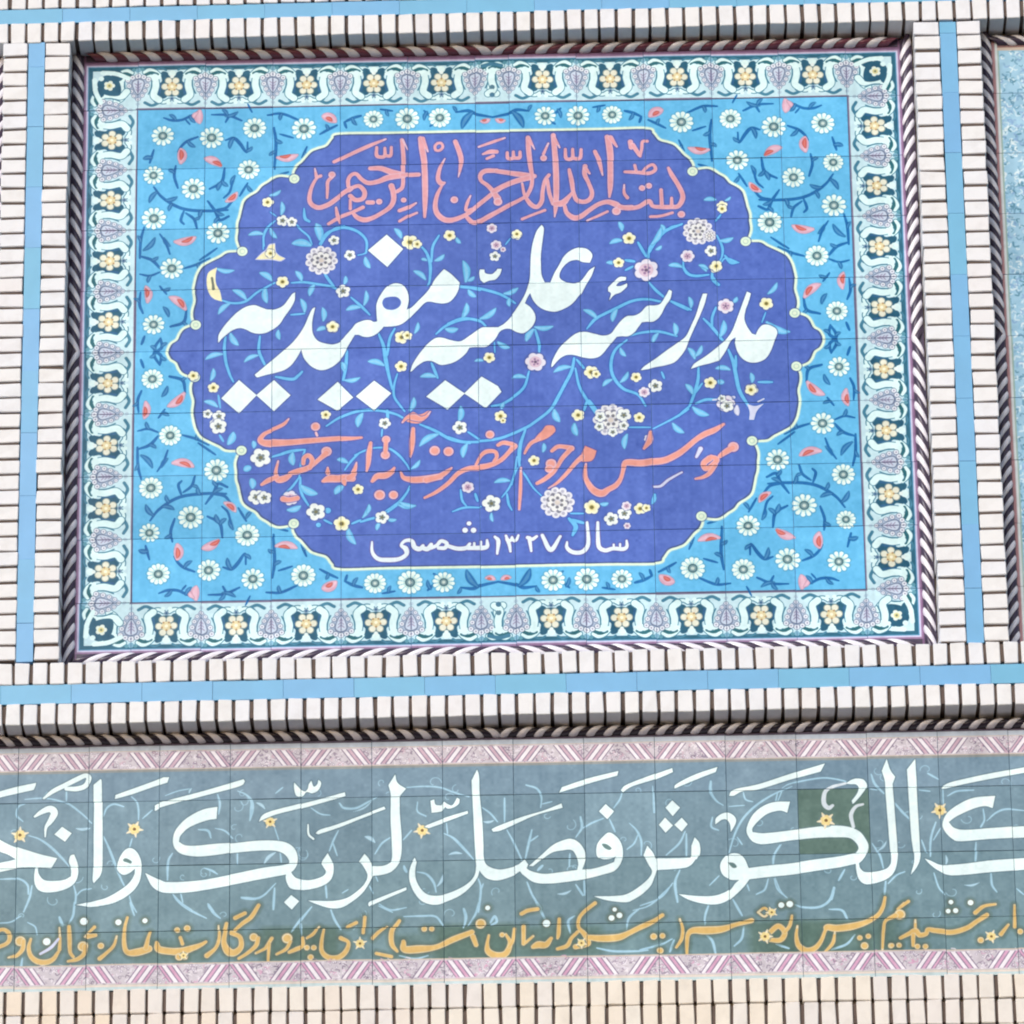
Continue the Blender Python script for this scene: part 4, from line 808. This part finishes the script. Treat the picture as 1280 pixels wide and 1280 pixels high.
    rect(-2.4, 2.4, -2., -1.967, (188, 206, 210)); rect(-2.4, 2.4, -1.973, -1.968, (222, 206, 196)); rect(-2.4, 2.4, -1.326, -1.318, (150, 150, 146), .8)
    return cv

def paint_side():
    """dense pale arabesque of the neighbouring panels"""
    cv = Canvas(0, .8, -1., 1., 700., (156, 196, 220)); rg = np.random.RandomState(9)
    for _ in range(9500):
        x, y = rg.uniform(0, cv.w), rg.uniform(0, cv.h); t = rg.uniform(0, 6.28); l = rg.uniform(2.5, 9)
        p = np.array([(x, y), (x+l*np.cos(t), y+l*np.sin(t)), (x+1.6*l*np.cos(t+.8), y+1.6*l*np.sin(t+.8))])
        q = resample(crom(p, n=4), 1.6); cv.stamp(q, np.full(len(q), rg.uniform(.8, 2.1)), [(206, 226, 236), (226, 238, 242), (104, 150, 178), (84, 134, 158), (140, 186, 214), (132, 166, 206)][rg.randint(6)], .85)
    def rect(x0, x1, z0, z1, col):
        (a, b), (c, d) = cv.wc(x0, z1), cv.wc(x1, z0)
        cv.poly(np.array([(a, b), (c, b), (c, d), (a, d)], float), col)
    rect(0, .8, .943, 1., (196, 180, 168)); rect(0, .8, .953, 1., (146, 112, 108)); rect(0, .8, -1., -.955, (196, 180, 168))
    rect(0, .0515, -1., 1., (206, 214, 216)); rect(0, .044, -1., 1., (168, 128, 132)); rect(.0515, .056, -.95, .943, (150, 176, 168))
    return cv

def weather(cv, seed):
    """kiln mottling: slight uneven colour of the glaze"""
    rg = np.random.RandomState(seed)
    for cell, amp in ((110, .010), (26, .013), (8, .012)):
        n = rg.normal(0, 1, (cv.h//cell+2, cv.w//cell+2)).astype(np.float32)
        yi = np.arange(cv.h)/cell; xi = np.arange(cv.w)/cell; y0, x0 = yi.astype(int), xi.astype(int)
        fy, fx = (yi-y0)[:, None].astype(np.float32), (xi-x0)[None].astype(np.float32)
        fy, fx = fy*fy*(3-2*fy), fx*fx*(3-2*fx)
        v = (n[y0][:, x0]*(1-fx)+n[y0][:, x0+1]*fx)*(1-fy)+(n[y0+1][:, x0]*(1-fx)+n[y0+1][:, x0+1]*fx)*fy
        cv.a += v[..., None]*amp
    st = rg.normal(0, 1, cv.w//9+2); xs = np.arange(cv.w)/9; cv.a += (np.interp(xs, np.arange(len(st)), st)*.006)[None, :, None].astype(np.float32)
    np.clip(cv.a, 0, 1, out=cv.a)
# ---------------------------------------------------------------- materials
rnd = random.Random(4)
def lin(c): return tuple(((v/255+.055)/1.055)**2.4 if v > 10 else v/255/12.92 for v in c)+(1.,)
def mat(name): 
    m = bpy.data.materials.new(name); m.use_nodes = True
    return m, m.node_tree, m.node_tree.nodes['Principled BSDF']
def node(nt, t, **k):
    n = nt.nodes.new(t)
    for a, b in k.items(): setattr(n, a, b)
    return n
def noise(nt, scale, detail=4, rough=.55):
    tc = node(nt, 'ShaderNodeTexCoord'); n = node(nt, 'ShaderNodeTexNoise')
    oi = node(nt, 'ShaderNodeObjectInfo'); ad = node(nt, 'ShaderNodeVectorMath', operation='ADD')
    nt.links.new(tc.outputs['Object'], ad.inputs[0]); nt.links.new(oi.outputs['Location'], ad.inputs[1]); nt.links.new(ad.outputs[0], n.inputs['Vector'])
    n.inputs['Scale'].default_value = scale; n.inputs['Detail'].default_value = detail; n.inputs['Roughness'].default_value = rough
    return n
def bump(nt, b, h, strength, dist):
    n = node(nt, 'ShaderNodeBump'); n.inputs['Strength'].default_value = strength; n.inputs['Distance'].default_value = dist
    nt.links.new(h, n.inputs['Height']); nt.links.new(n.outputs[0], b.inputs['Normal'])
def brick_mat(name, tints, rough=.78, stain=(150, 136, 124), amt=.14):
    m, nt, b = mat(name)
    oi = node(nt, 'ShaderNodeObjectInfo'); cr = node(nt, 'ShaderNodeValToRGB'); el = cr.color_ramp.elements
    for i, t in enumerate(tints):
        p = i/(len(tints)-1)
        e = el[i] if i < 2 and len(tints) == 2 else (el[0] if i == 0 else (el[len(el)-1] if i == len(tints)-1 else el.new(p)))
        e.position = p; e.color = lin(t)
    nl = node(nt, 'ShaderNodeTexNoise'); nl.inputs['Scale'].default_value = .9; nt.links.new(oi.outputs['Location'], nl.inputs['Vector'])
    ml = node(nt, 'ShaderNodeMapRange'); ml.inputs[1].default_value = .35; ml.inputs[2].default_value = .65; nt.links.new(nl.outputs[0], ml.inputs[0])
    av = node(nt, 'ShaderNodeMath', operation='ADD'); hf = node(nt, 'ShaderNodeMath', operation='MULTIPLY'); nt.links.new(ml.outputs[0], av.inputs[0]); nt.links.new(oi.outputs['Random'], av.inputs[1])
    nt.links.new(av.outputs[0], hf.inputs[0]); hf.inputs[1].default_value = .5; nt.links.new(hf.outputs[0], cr.inputs[0])
    n1 = noise(nt, 28, 5, .6); r1 = node(nt, 'ShaderNodeMapRange'); r1.inputs[1].default_value = .48; r1.inputs[2].default_value = .78; r1.inputs[4].default_value = amt
    nt.links.new(n1.outputs[0], r1.inputs[0])
    mx = node(nt, 'ShaderNodeMix', data_type='RGBA'); nt.links.new(r1.outputs[0], mx.inputs[0]); nt.links.new(cr.outputs[0], mx.inputs[6]); mx.inputs[7].default_value = lin(stain)
    nt.links.new(mx.outputs[2], b.inputs['Base Color']); b.inputs['Roughness'].default_value = rough
    n2 = noise(nt, 260, 4, .7); bump(nt, b, n2.outputs[0], .35, .0012)
    return m
def plain_mat(name, c, rough=.8, scale=40, var=.25, bp=.3, glaze=False):
    m, nt, b = mat(name); n = noise(nt, scale, 5)
    mx = node(nt, 'ShaderNodeMix', data_type='RGBA'); nt.links.new(n.outputs[0], mx.inputs[0])
    c = lin(c); mx.inputs[6].default_value = tuple(v*(1-var) for v in c[:3])+(1,); mx.inputs[7].default_value = tuple(min(1, v*(1+var)) for v in c[:3])+(1,)
    nt.links.new(mx.outputs[2], b.inputs['Base Color']); b.inputs['Roughness'].default_value = rough
    n2 = noise(nt, 30 if glaze else 200, 2 if glaze else 4); bump(nt, b, n2.outputs[0], bp, .0012)
    return m
M_BRICK = brick_mat('pale brick', [(231, 229, 234), (236, 235, 237), (233, 234, 241), (235, 230, 230)])
M_BUFF = brick_mat('buff brick', [(236, 224, 210), (236, 228, 218), (230, 224, 222), (237, 220, 200)], amt=.15)
M_MORTAR = plain_mat('dark mortar', (98, 84, 78), .95, 60, .3, .6)
M_GROUT = plain_mat('tile grout', (88, 118, 158), .9, 60, .15, .3)
M_GROUT2 = plain_mat('band grout', (84, 108, 124), .9, 60, .2, .3)
M_STRIP = plain_mat('sky blue glaze', (118, 180, 222), .3, 14, .10, .12, True)
def vary(m, lo, hi):
    nt = m.node_tree; b = nt.nodes['Principled BSDF']; l = b.inputs['Base Color'].links[0].from_socket
    oi = node(nt, 'ShaderNodeObjectInfo'); r = node(nt, 'ShaderNodeMapRange'); r.inputs[3].default_value = lo; r.inputs[4].default_value = hi
    hs = node(nt, 'ShaderNodeHueSaturation'); nt.links.new(oi.outputs['Random'], r.inputs[0]); nt.links.new(r.outputs[0], hs.inputs['Value']); nt.links.new(l, hs.inputs['Color']); nt.links.new(hs.outputs[0], b.inputs['Base Color'])
    r2 = node(nt, 'ShaderNodeMapRange'); r2.inputs[3].default_value = .49; r2.inputs[4].default_value = .51; nt.links.new(oi.outputs['Random'], r2.inputs[0]); nt.links.new(r2.outputs[0], hs.inputs['Hue'])
vary(M_STRIP, .96, 1.04)
M_WHITE = plain_mat('white rope glaze', (218, 214, 236), .28, 30, .06, .12, True)
M_PLUM = plain_mat('plum rope glaze', (70, 58, 80), .3, 30, .2, .12, True)
M_PLUM_SHADED = plain_mat('shaded plum rope glaze', (46, 38, 54), .3, 30, .2, .12, True)  # plum glaze darkened to paint in the shade between the white strands
M_PEARL = plain_mat('pearl rope glaze', (240, 236, 246), .25, 30, .04, .1, True)
M_ROSE = plain_mat('rose rope glaze', (120, 66, 84), .3, 30, .2, .12, True)
M_WALL = brick_mat('wall brick', [(200, 186, 170), (206, 194, 180)])
def course_wall():
    m, nt, b = mat('plain brick wall'); t = node(nt, 'ShaderNodeTexBrick'); tc = node(nt, 'ShaderNodeTexCoord'); mp = node(nt, 'ShaderNodeMapping'); mp.inputs['Rotation'].default_value = (math.radians(90), 0, 0)
    nt.links.new(tc.outputs['Object'], mp.inputs[0]); nt.links.new(mp.outputs[0], t.inputs[0]); t.inputs['Color1'].default_value = lin((208, 190, 168)); t.inputs['Color2'].default_value = lin((194, 176, 154)); t.inputs['Mortar'].default_value = lin((150, 138, 124))
    t.inputs['Scale'].default_value = 1; t.inputs['Brick Width'].default_value = .21; t.inputs['Row Height'].default_value = .062; t.inputs['Mortar Size'].default_value = .005
    nt.links.new(t.outputs[0], b.inputs['Base Color']); b.inputs['Roughness'].default_value = .85; bump(nt, b, t.outputs[1], -.6, .004); return m
M_WALL = course_wall()
M_PAVE = plain_mat('paving stone', (58, 45, 36), .9, 3, .25, .5)

def glaze_mat(name, cv):
    """tile glaze wearing the painting made above"""
    img = bpy.data.images.new(name, cv.w, cv.h); buf = np.ones((cv.h, cv.w, 4), np.float32); buf[..., :3] = cv.a[::-1]
    img.pixels.foreach_set(buf.ravel()); img.update(); img.pack()
    m, nt, b = mat(name); t = node(nt, 'ShaderNodeTexImage', image=img, interpolation='Cubic', extension='EXTEND')
    uv = node(nt, 'ShaderNodeUVMap'); nt.links.new(uv.outputs[0], t.inputs[0])
    oi = node(nt, 'ShaderNodeObjectInfo'); r = node(nt, 'ShaderNodeMapRange'); r.inputs[3].default_value = .93; r.inputs[4].default_value = 1.06
    nt.links.new(oi.outputs['Random'], r.inputs[0])
    hs = node(nt, 'ShaderNodeHueSaturation'); nt.links.new(t.outputs[0], hs.inputs['Color']); nt.links.new(r.outputs[0], hs.inputs['Value'])
    nt.links.new(hs.outputs[0], b.inputs['Base Color']); b.inputs['Roughness'].default_value = .24; b.inputs['IOR'].default_value = 1.38
    n = noise(nt, 22, 3); bump(nt, b, n.outputs[0], .10, .002)
    return m

# ---------------------------------------------------------------- builders
def tag(o, label=None, cat=None, group=None, kind=None):
    if label: o['label'] = label
    if cat: o['category'] = cat
    if group: o['group'] = group
    if kind: o['kind'] = kind
    return o
def empty(name, label, cat, loc, group=None):
    o = bpy.data.objects.new(name, None); COL.objects.link(o); o.location = loc; o.empty_display_size = .1
    return tag(o, label, cat, group)
def mesh(name, V, F, m, smooth=False, uv=None):
    me = bpy.data.meshes.new(name); me.from_pydata(V, [], F); me.materials.append(m); me.update()
    if smooth: me.polygons.foreach_set('use_smooth', [True]*len(me.polygons))
    if uv:
        l = me.uv_layers.new(name='UVMap')
        for p in me.polygons:
            for li in p.loop_indices: l.data[li].uv = uv(me.vertices[me.loops[li].vertex_index].co)
    return me
def put(name, me, parent, loc, rot=(0, 0, 0), scale=(1, 1, 1)):
    o = bpy.data.objects.new(name, me); COL.objects.link(o); o.parent = parent; o.location = loc; o.rotation_euler = rot; o.scale = scale
    return o
def cbox(x0, x1, y0, y1, z0, z1, b, jit=0.):
    """box with chamfered edges; b = chamfer"""
    V = []; idx = {}
    for sx in (0, 1):
        for sy in (0, 1):
            for sz in (0, 1):
                c = ((x0, x1)[sx], (y0, y1)[sy], (z0, z1)[sz]); d = ((b, -b)[sx], (b, -b)[sy], (b, -b)[sz])
                j = [rnd.uniform(-jit, jit) for _ in range(3)]
                for a in range(3):
                    idx[sx, sy, sz, a] = len(V)
                    V.append(tuple(c[k]+j[k]+(0 if k == a else d[k]) for k in range(3)))
    F = []
    for a in range(3):
        u, v = [k for k in range(3) if k != a]
        for s in (0, 1):
            q = []
            for p, r in ((0, 0), (1, 0), (1, 1), (0, 1)):
                k = [0, 0, 0]; k[a] = s; k[u] = p; k[v] = r; q.append(idx[tuple(k)+(a,)])
            F.append(q if (s == 1) == (a != 1) else q[::-1])
            for t in (0, 1):                        # edge between faces a and u
                if u > a or True:
                    pass
    for a in range(3):
        for u in range(a+1, 3):
            v = 3-a-u
            for s in (0, 1):
                for t in (0, 1):
                    k0 = [0, 0, 0]; k0[a] = s; k0[u] = t; k1 = list(k0); k1[v] = 1
                    F.append([idx[tuple(k0)+(a,)], idx[tuple(k0)+(u,)], idx[tuple(k1)+(u,)], idx[tuple(k1)+(a,)]])
    for sx in (0, 1):
        for sy in (0, 1):
            for sz in (0, 1): F.append([idx[sx, sy, sz, a] for a in range(3)])
    import bmesh
    return V, F
def box_mesh(name, dims, m, b=.0015, jit=0., uv=None):
    import bmesh
    V, F = cbox(*dims, b, jit); me = mesh(name, V, F, m, uv=uv)
    bm = bmesh.new(); bm.from_mesh(me); bmesh.ops.recalc_face_normals(bm, faces=bm.faces); bm.to_mesh(me); bm.free()
    return me

Y_F = -.095                                         # front of the projecting brickwork
XW = 2.4                                            # half width of the part built
def course(label, z0, z1, off, slope, m=M_BRICK, y=Y_F, pitch=.05, gap=.0092, inset=.0075, depth=.115, jz=.0006, mort_lo=None):
    h = z1-z0; t = empty('brick_course', label, 'brick course', (0, y, ZC+z0), 'courses of upright pale bricks')
    V = [box_mesh('brick', (-(pitch-gap)/2, (pitch-gap)/2, 0, depth, 0, h), m, .0022, .0012) for _ in range(14)]
    n = int(XW/pitch)
    for k in range(-n, n):
        x = (k+.5+off)*pitch
        put('brick', rnd.choice(V), t, (x+rnd.gauss(0, .0007), rnd.gauss(0, .0012), slope*x+rnd.gauss(0, jz)), (0, -slope+rnd.gauss(0, .006), rnd.gauss(0, .006)), (rnd.uniform(.96, 1.02), 1, rnd.uniform(.99, 1.01)))
    lo = inset if mort_lo is None else mort_lo
    mo = box_mesh('mortar', (-XW, XW, inset, depth-.002, lo, h-.004), M_MORTAR, .001)
    put('mortar', mo, t, (0, 0, 0), (0, -slope, 0))
    return t
def pilaster(label, x0, x1, z0, z1, n):
    t = empty('brick_pilaster', label, 'brick pilaster', ((x0+x1)/2, Y_F, ZC+z0), 'upright stacks of flat bricks beside the panels')
    p = (z1-z0)/n; w = x1-x0
    V = [box_mesh('brick', (-w/2, w/2, 0, .112, 0.0036, p-.0036), M_BRICK, .0022, .0012) for _ in range(14)]
    for k in range(n):
        put('brick', rnd.choice(V), t, (rnd.gauss(0, .0009), rnd.gauss(0, .0012), k*p+rnd.gauss(0, .0005)), (0, rnd.gauss(0, .008), rnd.gauss(0, .005)), (rnd.uniform(.975, 1.0), 1, 1))
    put('mortar', box_mesh('mortar', (-w/2+.004, w/2-.004, .0055, .11, .001, z1-z0-.001), M_MORTAR, .001), t, (0, 0, 0))
    return t
def strip(label, a0, a1, c0, c1, vertical, slope=0., L=.2, first=.06):
    """a band of plain sky blue tiles: a along, c across"""
    lo = (c0, a0) if vertical else (a0, c0)
    t = empty('blue_tile_strip', label, 'tile strip', (lo[0], Y_F, ZC+lo[1]), 'bands of plain sky blue tile')
    a = a0; nxt = a0+first; W_ = c1-c0; V = {}
    while a < a1-.004:
        e = min(nxt, a1); l = e-a; key = round(l, 4)
        if key not in V: V[key] = [box_mesh('tile', (0, W_-.0006, 0, .02, 0, l-.0006) if vertical else (0, l-.0006, 0, .02, 0, W_-.0006), M_STRIP, .0003, .0001) for _ in range(3)]
        pos = (0, 0, a-a0) if vertical else (a-a0, 0, slope*a)
        put('tile', rnd.choice(V[key]), t, (pos[0], .004+rnd.gauss(0, .0006), pos[2]), (rnd.gauss(0, .004) if not vertical else 0, -slope, rnd.gauss(0, .003)))
        a = e; nxt = a+L
    return t
def tiles(parent, xs, zs, m, uv, org, gap=.0013, y=0.):
    for i in range(len(xs)-1):
        for j in range(len(zs)-1):
            x0, x1, z0, z1 = xs[i], xs[i+1], zs[j], zs[j+1]; cx, cz = (x0+x1)/2, (z0+z1)/2
            dx, dz = rnd.gauss(0, .0012), rnd.gauss(0, .0012)     # each tile was cut and set by hand
            me = box_mesh('tile', (x0-cx+gap/2, x1-cx-gap/2, 0, .012, z0-cz+gap/2, z1-cz-gap/2), m, .0007, .0001,
                          uv=lambda c: uv(cx+c.x+dx*.6, cz+c.z+dz*.6))
            put('tile', me, parent, (cx-org[0], y+max(-.0007, min(.0007, rnd.gauss(0, .0004))), cz-org[1]), (max(-.006, min(.006, rnd.gauss(0, .0035))), 0, max(-.006, min(.006, rnd.gauss(0, .0035)))))
def strand_mesh(r, p, w, shear, m, n=8, fy=1.):
    """one glazed strand of a twisted half-round: axis along X, bulging toward -Y, z up"""
    V, F = [], []
    for i in range(n+1):
        ph = math.pi*(i/n-.5)
        for j in range(5):
            q = j/4; rr = r*(.86+.16*math.sin(math.pi*q))
            V.append(((q-.5)*w-shear*math.sin(ph), -rr*fy*math.cos(ph), rr*math.sin(ph)))
    for i in range(n):
        for j in range(4):
            a = i*5+j; F.append((a, a+5, a+6, a+1))
    me = mesh('strand', V, F, m, True); return me
def rope(label, cx, cz, half0, half1, vertical, p, r=.0172, shear=.022, flip=1, mats=(None, None), fy=1.):
    """twisted moulding, its twist reversed at the middle.  runs from -half0 to +half1 along its axis"""
    t = empty('rope_moulding', label, 'moulding', (cx, 0, ZC+cz), 'twisted white and plum mouldings round the tilework')
    mw, mp = mats[0] or M_PEARL, mats[1] or M_PLUM
    A = {s: (strand_mesh(r*1.04, p, p*.5, s*shear, mw, fy=fy), strand_mesh(r*.94, p, p*.54, s*shear, mp, fy=fy*.93)) for s in (1, -1)}
    R = (0, -math.pi/2, 0) if vertical else (0, 0, 0)
    for s in (1, -1):
        k = 0
        while True:
            a = (k+.5)*p; b = a+p*.5
            if a > (half1 if s > 0 else half0)-p*.3: break
            for d, me in ((a, A[s*flip][0]), (b, A[s*flip][1])):
                put('strand', me, t, (0, 0, s*d) if vertical else (s*d, 0, 0), R)
            k += 1
    put('strand', A[1][1], t, (0, .001, 0), R)
    L = half0+half1; c = (half1-half0)/2
    dims = (-r*.95, r*.95, -.002, .01, c-L/2, c+L/2) if vertical else (c-L/2, c+L/2, -.002, .01, -r*.95, r*.95)
    put('bed', box_mesh('bed', dims, M_PLUM, .0006), t, (0, 0, 0))
    return t

# ---------------------------------------------------------------- the place
tag(put('ground', mesh('ground', [(-60, -90, 0), (60, -90, 0), (60, 20, 0), (-60, 20, 0)], [(0, 1, 2, 3)], M_PAVE), None, (0, 0, 0)), kind='structure')
def block(name, x0, x1, y0, y1, z0, z1, m, label=None):
    o = put(name, box_mesh(name, (x0, x1, y0, y1, z0, z1), m, .004), None, (0, 0, 0)); tag(o, label, None, None, 'structure'); return o
block('facade_wall', -6, 6, .021, .8, 0, ZC+3.4, M_WALL)
block('facade_wall', -XW, XW, Y_F+.004, .02, ZC+1.236, ZC+3.4, M_WALL)
block('facade_wall', -XW, XW, -.012, .02, 0, ZC-2.206, M_WALL)
block('facade_wall', -6, -XW-.003, Y_F+.004, .02, 0, ZC+3.4, M_WALL)
block('facade_wall', XW+.003, 6, Y_F+.004, .02, 0, ZC+3.4, M_WALL)

course('topmost row of upright pale bricks above the upper blue strip, cut by the photo edge', 1.1055, 1.17, .45, .0065)
course('row of upright pale bricks just above the flower panel, its underside dark', .9915, 1.0565, .45, .0062, mort_lo=.01)
course('row of upright pale bricks directly below the flower panel', -1.0850, -1.0185, .5, .0042)
course('row of upright pale bricks overhanging the white inscription, its underside dark', -1.2115, -1.1455, .0, .0031, mort_lo=.01)
course('row of warm buff bricks directly below the inscription band', -2.0565, -1.9845, -.17, .0004, M_BUFF, -.012,   .0492, .0085, .008, .03)
course('lowest row of warm buff bricks at the bottom edge of the photo', -2.1305, -2.0590, -.17, .0004, M_BUFF, -.012,   .0492, .0085, .008, .03)
course('row of buff bricks under the lowest visible one, below the photo edge', -2.2050, -2.1330, -.17, .0004, M_BUFF, -.012,   .0492, .0085, .008, .03)
strip('long sky blue tile strip above the flower panel, near the top edge', -XW, XW, 1.0570, 1.1050, False, .0063, first=.13)
strip('long sky blue tile strip between the flower panel and the inscription band', -XW, XW, -1.1448, -1.0856, False, .0035, first=.19)
strip('upright sky blue tile strip left of the flower panel', -1.0180, .9850, -1.3690, -1.3205, True, first=.12)
strip('upright sky blue tile strip right of the flower panel', -1.0130, .9950, 1.3265, 1.3755, True, first=.17)
pilaster('stack of flat pale bricks along the left side of the flower panel', -1.3195, -1.2470, -1.0170, .9840, 41)
pilaster('outer stack of flat pale bricks at the left edge of the photo', -1.4420, -1.3700, -1.0170, .9835, 41)
pilaster('stack of flat pale bricks along the right side of the flower panel', 1.2500, 1.3255, -1.0120, .9980, 40)
pilaster('outer stack of flat pale bricks beside the mottled blue panel at right', 1.3765, 1.4470, -1.0115, .9985, 40)

cvp = paint_panel(); weather(cvp, 1); m_panel = glaze_mat('painted panel glaze', cvp)
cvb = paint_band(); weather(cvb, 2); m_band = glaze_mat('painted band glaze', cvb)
cvs = paint_side(); weather(cvs, 3); m_side = glaze_mat('painted side glaze', cvs)
T = .2
t = empty('tile_panel', 'large blue flower bordered tile panel with big white Persian title in a lobed medallion', 'tile panel', (0, 0, ZC))
xs = [-1.2465]+[-(i+.25)*T for i in range(5, -1, -1)]+[(i+.25)*T for i in range(6)]+[1.2465]
zs = [-.992]+[-.8+i*T for i in range(9)]+[.990]
tiles(t, xs, zs, m_panel, lambda x, z: ((x-cvp.x0)/(cvp.x1-cvp.x0), (z-cvp.z0)/(cvp.z1-cvp.z0)), (0, 0))
put('grout_bed', box_mesh('grout_bed', (-1.2465, 1.2465, .0019, .02, -1.018, .9905), M_GROUT, .001), t, (0, 0, 0))
t = empty('inscription_band', 'long grey teal tile band with large white Arabic lettering and a gold Persian line', 'inscription', (0, 0, ZC-1.6))
xs = [-XW]+[(i+.18)*T for i in range(-12, 12) if -XW < (i+.18)*T < XW-.02]+[XW]
zs = [-1.984, -1.8092, -1.6116, -1.4147, -1.2178]
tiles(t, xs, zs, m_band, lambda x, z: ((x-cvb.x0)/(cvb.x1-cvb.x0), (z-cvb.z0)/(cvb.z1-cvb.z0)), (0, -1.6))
put('grout_bed', box_mesh('grout_bed', (-XW, XW, .0022, .02, -.3838, .388), M_GROUT2, .001), t, (0, 0, 0))
for s, x, lab in ((1, 1.4475, 'mottled pale blue tile panel cut off by the right edge of the photo'), (-1, -1.4425, 'neighbouring tile panel just beyond the left edge of the photo')):
    t = empty('tile_panel', lab, 'tile panel', (x, 0, ZC))
    xs = sorted(x+s*v for v in (0, .155, .355, .555, .755, XW-abs(x))); zs = [-.992]+[-.8+i*T for i in range(9)]+[.990]
    tiles(t, xs, zs, m_side, lambda a, z: (s*(a-x)/.8, (z-cvs.z0)/(cvs.z1-cvs.z0)), (x, 0))
    put('grout_bed', box_mesh('grout_bed', (min(0, s*(XW-abs(x))), max(0, s*(XW-abs(x))), .0022, .02, -1.018, .9905), M_GROUT, .001), t, (0, 0, 0))

rope('twisted moulding under the bricks along the top of the flower panel', 0, .9770, 1.205, 1.205, False, .0655, r=.0142, shear=.019, flip=-1, mats=(M_PEARL, M_ROSE), fy=1.9)
rope('twisted moulding along the foot of the flower panel, half hidden by bricks', 0, -.9745, 1.205, 1.205, False, .0655, shear=.030, flip=1)
rope('twisted moulding down the left side of the flower panel', -1.2275, 0, .990, .990, True, .0545, shear=.026, flip=-1)
rope('twisted moulding down the right side of the flower panel', 1.2280, 0, .990, .990, True, .0545, shear=.026, flip=1)
rope('twisted moulding in the shadow above the inscription band', .0, -1.2262, XW, XW, False, .0492, r=.0142, shear=.016, flip=-1, mats=(M_PEARL, M_PLUM_SHADED), fy=1.9)
rope('twisted moulding down the left side of the mottled panel at right', 1.4665, 0, .990, .990, True, .0475, shear=.022, flip=-1)
rope('twisted moulding along the top of the mottled panel at right', 1.93, .9770, .43, .46, False, .0545, shear=.026, flip=-1)
rope('twisted moulding at the very left edge, beside the outer brick stack', -1.4620, 0, .990, .990, True, .0545, shear=.026, flip=1)
